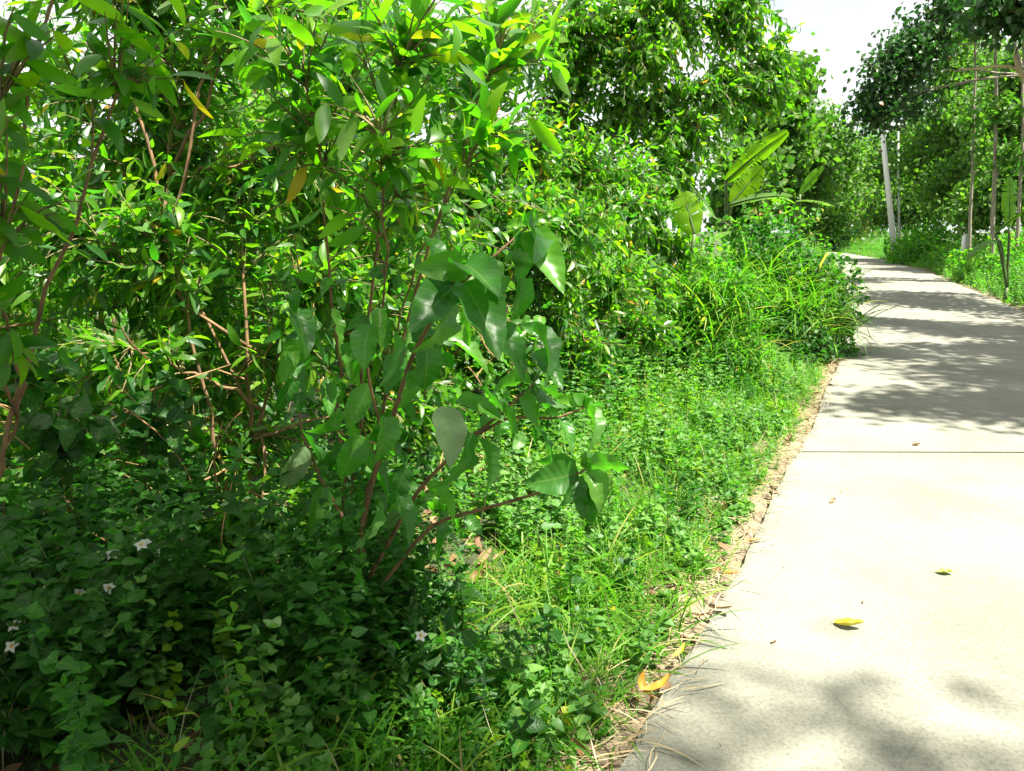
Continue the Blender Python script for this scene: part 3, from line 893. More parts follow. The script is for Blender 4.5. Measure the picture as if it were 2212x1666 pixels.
far_tree('roadside_tree', 'roadside tree beside the camera whose shade dapples the near path and hedge foot', (6.6, -2.6, 0.05),
         [(np.array((3.3, -0.95, 11.0)), (1.5, 1.1, 0.8), 84), (np.array((1.9, -1.1, 11.4)), (1.3, 1.1, 0.8), 80), (np.array((4.4, -1.7, 11.2)), (1.2, 1.0, 0.8), 30), (np.array((0.6, -0.9, 11.5)), (1.3, 1.1, 0.7), 80), (np.array((6.6, -1.0, 15.0)), (0.8, 0.25, 0.4), 4), (np.array((7.9, -1.6, 15.2)), (0.9, 0.25, 0.4), 3),
          (np.array((2.0, 0.0, 11.2)), (0.8, 0.5, 0.6), 34)],
         80, leaf='far', size=(0.10, 0.17), cl=(46, 0.25), r0=0.16, top=(6.2, -1.9, 14.4), group='trees over the far side of the path')
far_tree('roadside_tree', 'roadside tree past the camera throwing the tongue of shade across the path', (10.8, 4.4, 0.05),
         [(np.array((8.0, 4.6, 9.5)), (1.3, 0.6, 0.8), 70), (np.array((9.6, 6.0, 9.9)), (1.5, 1.0, 0.9), 84), (np.array((10.6, 7.8, 9.5)), (1.8, 0.8, 0.9), 100), (np.array((8.4, 7.6, 9.7)), (0.9, 0.6, 0.6), 22), (np.array((11.4, 9.8, 10.0)), (1.7, 0.9, 0.9), 84)],
         81, leaf='far', size=(0.12, 0.2), cl=(46, 0.26), r0=0.17, top=(10.2, 6.4, 10.0), group='trees over the far side of the path')

for i, (x, y, lab) in enumerate([(-3.0, 1.6, 'unseen acacia shrub of the hedge level with the camera'), (-3.4, -0.4, 'unseen acacia shrub of the hedge just behind the camera'), (-4.4, -2.6, 'unseen acacia shrub of the hedge farthest behind the camera'), (-5.0, 2.6, 'unseen acacia shrub of the back row level with the camera')]):  # unseen shrubs added to block sky light from the hedge foot
    far_tree('acacia_shrub', lab, (x, y, float(ground_z(x, y))), [(np.array((x + 0.1, y, 2.6)), (0.9, 1.0, 0.8), 44), (np.array((x, y + 0.2, 1.2)), (0.8, 1.0, 0.7), 34), (np.array((x - 0.2, y - 0.2, 3.6)), (0.8, 0.9, 0.6), 34)],
             120 + i, leaf='acacia', size=(0.09, 0.14), cl=(40, 0.2), r0=0.03, tpl=ACA_LO, bark='bark_red', top=(x, y, 3.2), group=HEDGE, cat='shrub')
for i, (x, y, lab) in enumerate([(3.4, -6.5, 'unseen roadside tree behind the camera on the far side of the path'), (-3.2, -7.0, 'unseen roadside tree behind the camera on the hedge side of the path')]):  # unseen trees, added to cut the sky light from behind
    far_tree('roadside_tree', lab, (x, y, 0.0), [(np.array((x, y, 6.5)), (2.2, 2.0, 1.6), 60), (np.array((x - 0.5, y + 1.6, 4.6)), (1.8, 1.5, 1.2), 44), (np.array((x + 0.4, y - 0.5, 8.2)), (1.6, 1.6, 1.0), 34)],
             130 + i, size=(0.16, 0.26), cl=(50, 0.34), r0=0.15, top=(x, y, 7.5), group='trees over the far side of the path')

# slender pale trunks
for i, (u, Y, r, lean, lab) in enumerate([(2100, 24.5, 0.05, 6, 'slender grey trunk standing apart beyond the far verge, next to the white post'), (2154, 23.5, 0.065, -4, 'slightly thicker slender trunk with a side fork beyond the far verge'), (2209, 23.0, 0.05, 0, 'slender trunk at the very edge of the view beyond the far verge')]):
    b = foot(u, Y)
    woody('slender_tree', lab, 'tree', b, [B(u - 30, 20 - 30 * i, Y, 40, 50, 16), B(u + 40, -60, Y, 50, 60, 18), B(u + 5, 240, Y, 26, 30, 5), B(u + 18, 330, Y, 20, 30, 4)],
          90 + i, 'slender trunks beyond the far verge', trunk=[b, at(u + lean * 0.5, 300, Y), at(u + lean, 100, Y), at(u + lean, -80, Y)], r0=r, bark='bark_grey', leaf='far', tpl=OVAL_LO, tpl_near=OVAL_LO, size=(0.14, 0.24), cluster=(40, 0.22), nobj=0, tw=0.008)

# tan branch crossing in front of the slender trunks
mb = MB()
mb.tube([np.array((12.35, 11.1, 2.7)), np.array((10.6, 12.0, 3.0)), at(2260, 260, 12.5), at(2225, 190, 12.5), at(2200, 150, 12.5), at(2192, 120, 12.6), at(2200, 100, 12.6)], [0.075, 0.06, 0.05, 0.044, 0.034, 0.024, 0.014], 8)
bare = mb.build('bare_limb', M['bark_tan'], corner_tree)
bare['label'] = 'tan leafless forked limb in front of the slender trunks'
mb = MB()
mb.tube([at(2201, 152, 12.5), at(2180, 144, 12.4), at(2150, 143, 12.4), at(2136, 146, 12.4), at(2098, 150, 12.4), at(2070, 149, 12.4)], [0.026, 0.024, 0.022, 0.018, 0.014, 0.008], 8)
side = mb.build('side_branch', M['bark_tan'], bare, origin=tuple(corner_tree.location))
side.location = (0, 0, 0)

# ------------------------------------------------------------------ pole, lamp, post
b = foot(1941, 41)
b[2] = -0.1
pole = empty('utility_pole', b, 'pale concrete utility pole leaning beside the bend of the path', 'pole')
mb = MB()
top = at(1898, 205, 41)
mb.tube([b, b * 0.5 + top * 0.5, top], [0.155, 0.135, 0.11], 14)
mb.build('shaft', M['pole'], pole)
mb = MB()
mb.box(top + np.array((0, -0.16, -0.35)), (1.5, 0.09, 0.09))
mb.build('crossarm', M['lamp_grey'], pole)
for dx in (-0.6, 0.0, 0.6):
    mb = MB()
    q = top + np.array((dx, -0.16, -0.30))
    mb.tube([q, q + (0, 0, 0.08), q + (0, 0, 0.10), q + (0, 0, 0.16), q + (0, 0, 0.18)], [0.025, 0.03, 0.055, 0.055, 0.03], 8)
    mb.build('insulator', M['pole'], pole)
b = foot(1948, 43)
lamp = empty('street_lamp', b, 'thin grey street lamp with a flat head beside the concrete pole', 'lamp')
mb = MB()
lt = at(1940, 272, 43)
mb.tube([b, lt], [0.06, 0.045], 10)
mb.build('pole', M['lamp_grey'], lamp)
mb = MB()
mb.tube([lt, lt + np.array((0.25, 0, 0.06)), at(1958, 266, 43)], [0.04, 0.035, 0.03], 8)
mb.build('arm', M['lamp_grey'], lamp)
mb = MB()
h0, h1 = at(1946, 268, 42.9), at(1918, 275, 42.9)
d = h1 - h0
mb.tube([h0, h0 + d * 0.12, h0 + d * 0.8, h1], [0.05, 0.16, 0.13, 0.05], 10)
o = mb.build('lamp_head', M['lamp_grey'], lamp)
b = foot(2089, 30)
post = empty('concrete_post', b, 'short whitish concrete post beside the slender grey trunk', 'post')
mb = MB()
mb.box((b[0], b[1], 1.05), (0.2, 0.2, 2.2), 0.3)
mb.box((b[0], b[1], 2.17), (0.23, 0.23, 0.06), 0.3)
mb.build('shaft', M['pole'], post)


# ------------------------------------------------------------------ banana plants
def banana_leaf(root, p0, p1, width, droop, roll, seed, tone, side=None):
    """blade from p0 to p1 with arching midrib, torn edges; the midrib is its sub-part"""
    rng = np.random.default_rng(seed)
    p0, p1 = np.asarray(p0, float), np.asarray(p1, float)
    Ln = np.linalg.norm(p1 - p0)
    n = 22
    mid = (p0 + p1) / 2 + np.array((0, 0, droop * Ln))
    C = bez(p0, mid, p1, n)
    tg = unit(np.gradient(C, axis=0))
    sd = np.asarray(side, float) if side is not None else np.cross(tg[0], (0, 0, 1.0))
    sd = unit(np.tile(sd, (n, 1)) - (tg @ sd)[:, None] * tg if sd.ndim == 1 else sd)
    nr = np.cross(sd, tg)
    sd2 = sd * math.cos(roll) + nr * math.sin(roll)
    nr2 = np.cross(sd2, tg)
    mb = MB()
    t = np.linspace(0, 1, n)
    w = width * np.clip(np.sin(math.pi * np.clip(t * 0.93 + 0.045, 0, 1)) ** 0.55, 0.02, 1)
    cuts = {-1: set(rng.choice(np.arange(4, n - 2), 4, replace=False)), 1: set(rng.choice(np.arange(4, n - 2), 4, replace=False))}
    for s in (-1, 1):
        sag = 0.0
        for i in range(n - 1):
            if i in cuts[s]:
                sag = rng.uniform(-0.12, 0.16)
            ws, ph = [], []
            V, UV = [], []
            for k, (i_, sh) in enumerate(((i, 0.035 if i in cuts[s] else 0.0), (i + 1, 0.0))):
                for x in (0, 0.35, 0.7, 1.0):
                    z = 0.28 * x - (0.42 + sag) * x * x + 0.02 * math.sin(i_ * 0.9 + x * 2 + seed)
                    V.append(C[i_] + tg[i_] * (sh * Ln * x + 0.10 * x * w[i_]) + s * sd2[i_] * x * w[i_] * (0.98 if k else 1) + nr2[i_] * z * w[i_])
                    UV.append((0.5 + s * x * 0.5, t[i_]))
            L, T = [], []
            for j in range(3):
                q = [j, j + 1, j + 5, j + 4]
                L += q if s > 0 else q[::-1]
                T.append(4)
            mb.add(V, L, T, UV, tone)
    o = mb.build('leaf', M['banana_young' if tone > 0.85 else 'banana'], root)
    rb = MB()
    rb.tube(C - nr2 * 0.008, np.linspace(0.022, 0.006, n), 6)
    m = rb.build('midrib', M['stem'], o, origin=tuple(root.location))
    m.location = (0, 0, 0)
    return o


def banana_plant(label, base, leaves, seed, h=1.2):
    root = empty('banana_plant', base, label, 'banana plant', 'banana plants by the path')
    crown = np.asarray(base) + np.array((0, 0, h))
    mb = MB()
    mb.tube([base, (np.asarray(base) + crown) / 2, crown], np.array([0.11, 0.09, 0.07]) * (1 if h > 0.8 else 0.55), 10)
    mb.build('pseudostem', M['stem'], root)
    for k, (a, c, w, dr, ro, tn, sd) in enumerate(leaves):
        pet = MB()
        pet.tube(bez(crown, (crown + a) / 2 + np.array((0, 0, 0.15)), np.asarray(a), 6), np.linspace(0.035, 0.022, 6), 6)
        pet.build('leaf_stalk', M['stem'], root)
        banana_leaf(root, a, c, w, dr, ro, seed + k, tn, sd)
    return root


R_ = (0.95, 0.2, 0.0)
banana_plant('banana plant behind the weed mound with one large leaf raised towards the path', foot(1570, 12.6), [
    (at(1568, 392, 12.6), at(1702, 284, 12.2), 0.15, 0.06, 0.2, 0.2, (0.55, 0.4, -0.75)),
    (at(1580, 440, 12.4), at(1648, 362, 12.4), 0.19, 0.03, 0.0, 0.9, (0.75, 0.1, -0.6)),
    (at(1575, 445, 12.2), at(1710, 425, 11.6), 0.15, 0.10, -0.5, 0.1, (0.1, 0.95, -0.1)),
    (at(1540, 470, 12.4), at(1460, 380, 13.0), 0.24, 0.10, 0.0, 0.3, None)], 400, 1.3)
banana_plant('low banana plant with a torn yellow-green leaf under the tall acacia', foot(1488, 8.2), [
    (at(1500, 506, 8.2), at(1476, 416, 8.2), 0.17, 0.02, 0.0, 0.95, R_),
    (at(1520, 530, 8.3), at(1575, 500, 8.6), 0.10, 0.12, 0.0, 0.4, None)], 420, 0.4)
banana_plant('banana plant with dark spreading leaves at the path side of the weed mound', foot(1725, 14.2), [
    (at(1728, 420, 14.2), at(1778, 362, 14.2), 0.13, 0.05, 0.0, 0.4, (0.5, 0.6, -0.6)),
    (at(1720, 435, 14.2), at(1800, 445, 13.8), 0.18, 0.14, 0.0, 0.1, None),
    (at(1715, 440, 14.2), at(1650, 425, 14.0), 0.18, 0.12, 0.0, 0.1, None)], 440, 1.3)
banana_plant('banana plant at the edge of the far verge with one upright bright leaf', foot(2190, 17), [
    (at(2180, 490, 17), at(2182, 385, 17), 0.20, 0.0, 0.0, 0.8, R_),
    (at(2150, 505, 16.8), at(2225, 445, 16.4), 0.16, 0.08, 0.0, 0.0, None),
    (at(2160, 520, 17), at(2090, 560, 16.0), 0.13, 0.16, 0.0, 0.1, None)], 460, 0.35)


# ------------------------------------------------------------------ the broad-leaved shrub in the middle
YB = 2.25
broot = empty('broad_leaved_shrub', foot(800, 2.5), 'broad-leaved shrub with large drooping pale green leaves in front of the dark hedge', 'shrub')
bb = np.array(broot.location)
stem_defs = [
    ([(800, 1560, 2.5), (760, 1250, 2.45), (800, 1050, 2.35), (850, 900, 2.3), (885, 780, 2.3), (960, 640, 2.3), (1000, 575, 2.3)], 0.011),
    ([(770, 1300, 2.45), (900, 1060, 2.35), (1010, 950, 2.25), (1070, 905, 2.2), (1155, 828, 2.2)], 0.008),
    ([(780, 1320, 2.45), (930, 1130, 2.3), (1080, 1090, 2.2), (1180, 1060, 2.15), (1265, 1015, 2.1)], 0.007),
    ([(1010, 950, 2.25), (1100, 900, 2.2), (1200, 905, 2.15), (1262, 880, 2.15)], 0.006),
    ([(790, 1200, 2.42), (700, 1050, 2.4), (650, 930, 2.45), (640, 820, 2.5)], 0.008),
    ([(960, 640, 2.3), (1060, 560, 2.3), (1140, 490, 2.35)], 0.006),
    ([(830, 950, 2.3), (800, 840, 2.2), (790, 760, 2.2)], 0.006)]
for pts, r in stem_defs:
    P = np.array([at(*p) for p in pts])
    q = np.linspace(0, 1, len(P))
    tq = np.linspace(0, 1, 4 * len(P))
    P = np.stack([np.interp(tq, q, P[:, k]) for k in range(3)], 1)
    P[1:-1] = (P[:-2] + P[1:-1] * 2 + P[2:]) / 4
    if np.allclose(P[0], at(*stem_defs[0][0][0])):
        P[0] = bb
    mb = MB()
    mb.tube(P, np.linspace(r, r * 0.45, len(P)), 8)
    mb.build('stem', M['bark_red'], broot)
# base u v, tip u v, Y base, Y tip, width factor, normal (towards the viewer, right, up)
BL = [
    (955, 878, 985, 1015, 2.10, 2.02, 1.15), (1005, 930, 1020, 1105, 2.16, 2.10, .8), (1035, 950, 1102, 1062, 2.18, 2.1, .75),
    (1000, 610, 1095, 760, 2.25, 2.05, .95), (1010, 590, 900, 560, 2.3, 2.2, 1.0), (985, 615, 880, 700, 2.3, 2.1, 1.0), (1000, 570, 1075, 590, 2.3, 2.05, .95), (1010, 580, 1000, 520, 2.3, 2.5, .9), (960, 640, 1000, 790, 2.3, 2.15, .8),
    (1125, 600, 1135, 720, 2.25, 2.2, .8), (1150, 500, 1215, 610, 2.35, 2.15, .85), (1140, 490, 1210, 520, 2.35, 2.1, .8), (1140, 492, 1080, 470, 2.35, 2.4, .8), (1130, 505, 1150, 590, 2.35, 2.2, .8),
    (1150, 715, 1258, 780, 2.2, 2.05, .75), (1155, 760, 1222, 830, 2.2, 2.08, .85), (1155, 830, 1225, 905, 2.2, 2.1, .8), (1155, 830, 1140, 925, 2.2, 2.1, .8), (1150, 830, 1070, 790, 2.2, 2.3, .8), (1080, 700, 1150, 800, 2.25, 2.1, .8), (1150, 832, 1230, 840, 2.2, 2.3, .8),
    (1080, 880, 1145, 950, 2.2, 2.12, .8), (990, 860, 1090, 900, 2.22, 2.1, .7), (1030, 835, 1100, 880, 2.22, 2.12, .7),
    (1265, 885, 1335, 945, 2.15, 2.02, .75), (1262, 880, 1310, 862, 2.15, 2.2, .9), (1255, 880, 1195, 850, 2.15, 2.2, .7), (1210, 900, 1245, 985, 2.16, 2.08, .75), (1200, 905, 1150, 860, 2.16, 2.25, .7), (1165, 930, 1205, 995, 2.18, 2.1, .8),
    (1265, 1015, 1310, 970, 2.1, 2.2, 1.1), (1268, 1018, 1368, 985, 2.1, 2.05, 1.05), (1265, 1020, 1335, 1090, 2.1, 2.0, .95), (1250, 1022, 1130, 1045, 2.12, 2.05, 1.1), (1240, 1030, 1250, 1100, 2.12, 2.03, .9), (1270, 1025, 1265, 1150, 2.1, 2.05, .95), (1275, 1030, 1310, 1145, 2.1, 2.1, .9), (1240, 1025, 1190, 985, 2.12, 2.3, .9),
    (1060, 1000, 1105, 1065, 2.25, 2.15, .6), (920, 1050, 1025, 1105, 2.2, 2.1, .55), (880, 1010, 845, 1110, 2.2, 2.15, .9), (860, 1060, 900, 1175, 2.2, 2.1, .75), (820, 1080, 800, 1190, 2.3, 2.25, .9),
    (800, 700, 775, 800, 2.2, 2.12, 1.1), (850, 720, 870, 850, 2.2, 2.1, 1.05), (920, 740, 945, 860, 2.22, 2.15, 1.0), (800, 830, 740, 930, 2.25, 2.2, .9), (880, 800, 905, 900, 2.25, 2.2, .8), (830, 900, 850, 1010, 2.2, 2.1, .95), (780, 940, 740, 1060, 2.3, 2.2, .95), (730, 880, 690, 980, 2.35, 2.3, .85),
    (660, 965, 600, 1095, 2.4, 2.3, .6), (650, 930, 720, 1020, 2.45, 2.35, .8), (640, 820, 590, 900, 2.5, 2.4, .7), (640, 820, 680, 740, 2.5, 2.6, .7), (700, 1050, 670, 1170, 2.4, 2.3, .8), (740, 1120, 780, 1220, 2.4, 2.3, .8), (1060, 560, 1120, 640, 2.3, 2.15, .8), (960, 600, 930, 480, 2.3, 2.45, .8), (1090, 560, 1170, 560, 2.3, 2.2, .7)]
rb = np.random.default_rng(5)
for _ in range(46):          # the shaded leaves of the lower branches
    u0, v0 = rb.uniform(640, 1010), rb.uniform(640, 1180)
    Y0 = rb.uniform(2.3, 2.75)
    BL.append((u0, v0, u0 + rb.normal(5, 45), v0 + rb.uniform(45, 95), Y0, Y0 - rb.uniform(-0.05, 0.15), rb.uniform(0.6, 1.0)))
pos, dirs, nors, szs = [], [], [], []
stalks = MB()
for (u0, v0, u1, v1, Y0, Y1, wf) in BL:
    a, c = at(u0, v0, Y0), at(u1, v1, Y1)
    d = c - a
    ln = np.linalg.norm(d)
    pos.append(a)
    dirs.append(d / ln)
    szs.append((ln * 0.95, wf))
    nors.append(unit(np.array((0.5, -0.45, 0.85)) + rb.normal(0, 0.62, 3)))
pos, dirs, nors, szs = map(np.array, (pos, dirs, nors, szs))
R = frames(dirs, nors)
R[:, :, 0] *= 0.88 * szs[:, 1][:, None]
idx = rb.integers(0, 8, len(pos))
turned = np.zeros(len(pos), bool)
for k, (u0, v0, *_r) in enumerate(BL):
    turned[k] = (u0, v0) in ((955, 878), (660, 965))
R2 = frames(dirs, np.tile(np.array((0.55, -0.75, 0.55)), (len(pos), 1)))
R2[:, :, 0] *= 0.95 * szs[:, 1][:, None]
leaf_objects(broot, tpl_meshes(BROAD_HI, M['broad'], ('broad', 1)), idx[~turned], pos[~turned], R[~turned], szs[~turned, 0])
n_before = set(broot.children)
leaf_objects(broot, tpl_meshes(BROAD_HI, M['broad_pale'], ('broad', 2)), idx[turned], pos[turned], R2[turned], szs[turned, 0])
for o in set(broot.children) - n_before:
    o['label'] = 'pale leaf turned underside out, tinted as if sunlit'
# smaller leaves along the inner stems
n = 170
pp, nn = [], []
for _ in range(n):
    u0, v0 = rb.uniform(620, 1180), rb.uniform(560, 1200)
    if u0 > 1020 and v0 > 960:
        u0 -= 250
    pp.append(at(u0, v0, rb.uniform(2.35, 2.9)))
pp = np.array(pp)
dd = unit(rb.normal(0, 0.6, (n, 3)) + np.array((0.15, -0.2, -0.45)))
nn = unit(rb.normal(0, 0.5, (n, 3)) + np.array((0.4, -0.4, 0.8)))
leaf_objects(broot, tpl_meshes(BROAD_HI, M['broad'], ('broad', 1)), rb.integers(0, 8, n), pp, frames(dd, nn), rb.uniform(0.05, 0.10, n))
# young shoots at the tips
for (u, v, Y) in ((1000, 572, 2.3), (1155, 826, 2.2), (1266, 1012, 2.1), (1263, 876, 2.15), (1141, 487, 2.35)):
    mb = MB()
    k = 5
    P = np.tile(at(u, v, Y), (k, 1))
    D = unit(rb.normal(0, 0.5, (k, 3)) + np.array((0.1, -0.1, 1)))
    mb.leaves(OVAL_MID, rb.integers(0, 8, k), P, frames(D, rb.normal(size=(k, 3))), rb.uniform(0.03, 0.055, k), np.full(k, 0.9))
    mb.build('shoot', M['herb'], broot)

# ------------------------------------------------------------------ herbs, weeds, grass
def herb_variant(rng, h, pairs, size, tpl, tilt=0.5):
    """stem with opposite leaf pairs; returns arrays for leaves"""
    pos, dirs, nors, sz = [], [], [], []
    bend_ = rng.normal(0, 0.16 * h, 2)
    for k in range(pairs):
        t = 0.2 + 0.8 * (k + 0.5) / pairs
        p = np.array((bend_[0] * t * t, bend_[1] * t * t, h * t))
        az = k * math.pi / 2 + rng.normal(0, 0.3)
        for s in (0, math.pi):
            d = np.array((math.cos(az + s), math.sin(az + s), tilt * rng.uniform(0.1, 1.1) * (0.5 + t)))
            pos.append(p)
            dirs.append(unit(d))
            nors.append(unit(np.array((0, 0, 1.0)) + rng.normal(0, 0.35, 3)))
            sz.append(size * rng.uniform(0.7, 1.2) * (1.1 - 0.45 * t))
    for k in range(3):
        pos.append(np.array((bend_[0], bend_[1], h)))
        dirs.append(unit(np.array((math.cos(k * 2.1), math.sin(k * 2.1), 1.2))))
        nors.append(unit(rng.normal(0, 0.4, 3) + np.array((0, 0, 1.0))))
        sz.append(size * 0.5)
    return np.array(pos), np.array(dirs), np.array(nors), np.array(sz), bend_


def herb_cover(name, mat, pts, heights, leaf_size, seed, tpl=OVAL_MID, pairs=(4, 7), kind='stuff', parent=None, tilt=0.5):
    """many small plants as one mass of ground cover"""
    rng = np.random.default_rng(seed)
    V = [herb_variant(rng, 1.0, int(rng.integers(*pairs)), 1.0, tpl, tilt) for _ in range(10)]
    mb = MB()
    kind_i = rng.integers(0, 10, len(pts))
    for k in range(10):
        sel = np.where(kind_i == k)[0]
        if not len(sel):
            continue
        p, d, n, s, bd = V[k]
        m = len(p)
        ra = rng.uniform(0, 6.28, len(sel))
        c, s_ = np.cos(ra), np.sin(ra)
        Rz = np.zeros((len(sel), 3, 3))
        Rz[:, 0, 0], Rz[:, 0, 1], Rz[:, 1, 0], Rz[:, 1, 1], Rz[:, 2, 2] = c, -s_, s_, c, 1
        h = heights[sel]
        P = np.einsum('aij,kj->aki', Rz, p) * h[:, None, None] * np.array((0.8, 0.8, 1.0)) + pts[sel][:, None, :]
        D = np.einsum('aij,kj->aki', Rz, d)
        Nn = np.einsum('aij,kj->aki', Rz, n) + rng.normal(0, 0.2, (len(sel), m, 3))
        ls = (leaf_size[sel][:, None] * s[None, :]).ravel()
        P, D, Nn = P.reshape(-1, 3), D.reshape(-1, 3), Nn.reshape(-1, 3)
        tone = np.repeat(rng.uniform(0, 0.75, len(sel)), m) + rng.uniform(0, 0.25, len(P))
        mb.leaves(tpl, rng.integers(0, 8, len(P)), P, frames(D, Nn), ls, tone)
    return mb.build(name, M[mat], parent, kind=kind)


def scatter(rng, n, xr, yr, ok):
    x, y = rng.uniform(*xr, n), rng.uniform(*yr, n)
    dl, dr = road_dist(x, y)
    k = ok(x, y, dl, dr)
    x, y = x[k], y[k]
    return np.stack([x, y, ground_z(x, y) - 0.01], 1), dl[k], dr[k]


rg = np.random.default_rng(77)
# undergrowth of the near hedge verge: several kinds of weed in patches, stepping up towards the hedge
def patch(P, a, b, c):
    return np.sin(P[:, 0] * a + 1.9 * np.sin(P[:, 1] * b + c)) * np.sin(P[:, 1] * a * 0.9 + 1.7 * np.sin(P[:, 0] * b * 1.2 - c))


NARROW = leaf_template(variants(RT, 8, (0.3, 1.4), (-0.06, 0.06), (0.1, 0.5)), 4, lambda t: 0.17 * (math.sin(math.pi * t ** 0.8) ** 0.8), 3)
ROUND = leaf_template(variants(RT, 8, (0.2, 0.9), (-0.03, 0.03), (0.0, 0.4)), 4, lambda t: 0.44 * (math.sin(math.pi * t ** 0.75) ** 0.6), 3)
step = lambda d: np.clip(0.45 + 1.05 * d, 0.45, 2.3)
for (n_, lo, hi, mt, tp_, prs, h0, h1, l0, l1, a_, th, sd, tl) in [
        (14000, 0.08, 1.9, 'herb', OVAL_S, (4, 7), 0.05, 0.22, 0.020, 0.042, 3.3, -0.45, 101, 0.5),
        (13000, 0.12, 2.3, 'herb_pale', OVAL_MID, (3, 6), 0.08, 0.28, 0.040, 0.085, 2.6, -0.1, 106, 0.25),
        (7000, 0.25, 2.4, 'herb_darkened', NARROW, (5, 9), 0.12, 0.38, 0.045, 0.090, 2.9, 0.15, 107, 0.7),
        (8000, 0.14, 1.8, 'herb_yellow', ROUND, (3, 5), 0.06, 0.20, 0.030, 0.060, 3.7, 0.25, 108, 0.2),
        (1500, 0.5, 2.2, 'herb', NARROW, (7, 12), 0.30, 0.55, 0.040, 0.080, 4.3, 0.1, 109, 0.8)]:
    P, dl, _ = scatter(rg, n_, (-2.2, 5.5), (1.3, 9.5), lambda x, y, l, r: (l > lo) & (l < hi))
    k = (patch(P, a_, 1.7, sd) > th) & (rg.uniform(0, 1, len(P)) < np.clip((dl - lo + 0.12) / 0.3, 0, 1) * np.clip(1.9 - dl * np.where(P[:, 1] < 3.2, 1.0, 0.7), 0.08, 1))
    P, dl = P[k], dl[k]
    herb_cover('verge_undergrowth', mt, P, (h0 + (h1 - h0) * rg.uniform(0, 1, len(P)) ** 1.6) * step(dl), rg.uniform(l0, l1, len(P)), sd, tpl=tp_, pairs=prs, tilt=tl)
P, dl, _ = scatter(rg, 2300, (-2.6, 0.6), (1.25, 3.0), lambda x, y, l, r: (l > 0.75) & (l < 3.4))
k = patch(P, 4.6, 2.1, 4.0) > 0.02
P = P[k]
herb_cover('hedge_undergrowth', 'herb_darkened', P, rg.uniform(0.2, 0.75, len(P)), rg.uniform(0.04, 0.09, len(P)), 121, tpl=OVAL_MID, pairs=(6, 11), tilt=0.5)
# last year's leaves on the ground inside the hedge
P, dl, _ = scatter(rg, 5200, (-5, 2.5), (1.3, 7.5), lambda x, y, l, r: (l > 0.9) & (l < 4.8))
n = len(P)
P[:, 2] += 0.025
az = rg.uniform(0, 6.28, n)
D = np.stack([np.cos(az), np.sin(az), rg.normal(0, 0.25, n)], 1)
mb = MB()
mb.leaves(DRYLEAF, rg.integers(0, 8, n), P, frames(D, np.tile((0, 0, 1.0), (n, 1)) + rg.normal(0, 0.5, (n, 3))), rg.uniform(0.05, 0.13, n), rg.uniform(0, 1, n))
mb.build('leaf_litter', M['dry'], kind='stuff')
# dead stalks standing in the verge
P, dl, _ = scatter(rg, 900, (-1.5, 5.5), (1.4, 9.0), lambda x, y, l, r: (l > 0.2) & (l < 2.0))
n = len(P)
mb = MB()
D = unit(np.stack([rg.normal(0, 0.35, n), rg.normal(0, 0.35, n), np.ones(n)], 1))
mb.leaves(STRAW, rg.integers(0, 8, n), P, frames(D, rg.normal(size=(n, 3))), rg.uniform(0.15, 0.4, n), rg.uniform(0, 1, n), np.full(n, 0.6))
mb.build('dry_stalks', M['straw'], kind='stuff')
# taller growth at the hedge foot and inside it
P, dl, _ = scatter(rg, 2000, (-5.5, 2.5), (1.5, 8.5), lambda x, y, l, r: (l > 1.3) & (l < 5.5) & (np.sin(x * 4.3 + np.sin(y * 3)) * np.sin(y * 3.7 + np.sin(x * 5)) > -0.15))
herb_cover('hedge_undergrowth', 'herb_darkened', P, rg.uniform(0.2, 0.75, len(P)), rg.uniform(0.06, 0.105, len(P)), 102, tpl=OVAL_MID, pairs=(4, 8), tilt=0.3)
# verge further along, both sides
P, dl, _ = scatter(rg, 22000, (2.0, 26), (9.3, 62), lambda x, y, l, r: (l > 0.15) & (l < 2.8))
herb_cover('verge_undergrowth', 'herb', P, rg.uniform(0.25, 0.8, len(P)) * np.clip(0.5 + dl, 0.5, 1.4), rg.uniform(0.06, 0.12, len(P)), 103, tpl=OVAL_LO)
P, _, dr = scatter(rg, 34000, (5, 34), (8, 66), lambda x, y, l, r: (r > 0.15) & (r < 4.2))
herb_cover('far_verge_undergrowth', 'herb', P, rg.uniform(0.25, 0.75, len(P)) * np.clip(0.3 + dr * 0.8, 0.4, 2.5), rg.uniform(0.05, 0.11, len(P)), 104, tpl=OVAL_LO)
P, _, dr = scatter(rg, 12000, (6, 22), (9, 34), lambda x, y, l, r: (r > 0.12) & (r < 2.6) & (np.sin(x * 2.3 + np.sin(y * 1.7)) * np.sin(y * 1.9 + np.sin(x * 2)) > -0.1))
herb_cover('far_verge_undergrowth', 'herb_pale', P, rg.uniform(0.35, 0.95, len(P)) * np.clip(0.4 + dr * 0.5, 0.4, 1.3), rg.uniform(0.05, 0.10, len(P)), 124, tpl=OVAL_LO, pairs=(6, 11), tilt=0.6)
# rough field beyond the hedge
P, dl, _ = scatter(rg, 5000, (-45, 12), (6, 60), lambda x, y, l, r: (l > 4.5))
herb_cover('field_growth', 'herb', P, rg.uniform(0.3, 0.9, len(P)), rg.uniform(0.15, 0.3, len(P)), 105, tpl=OVAL_LO)


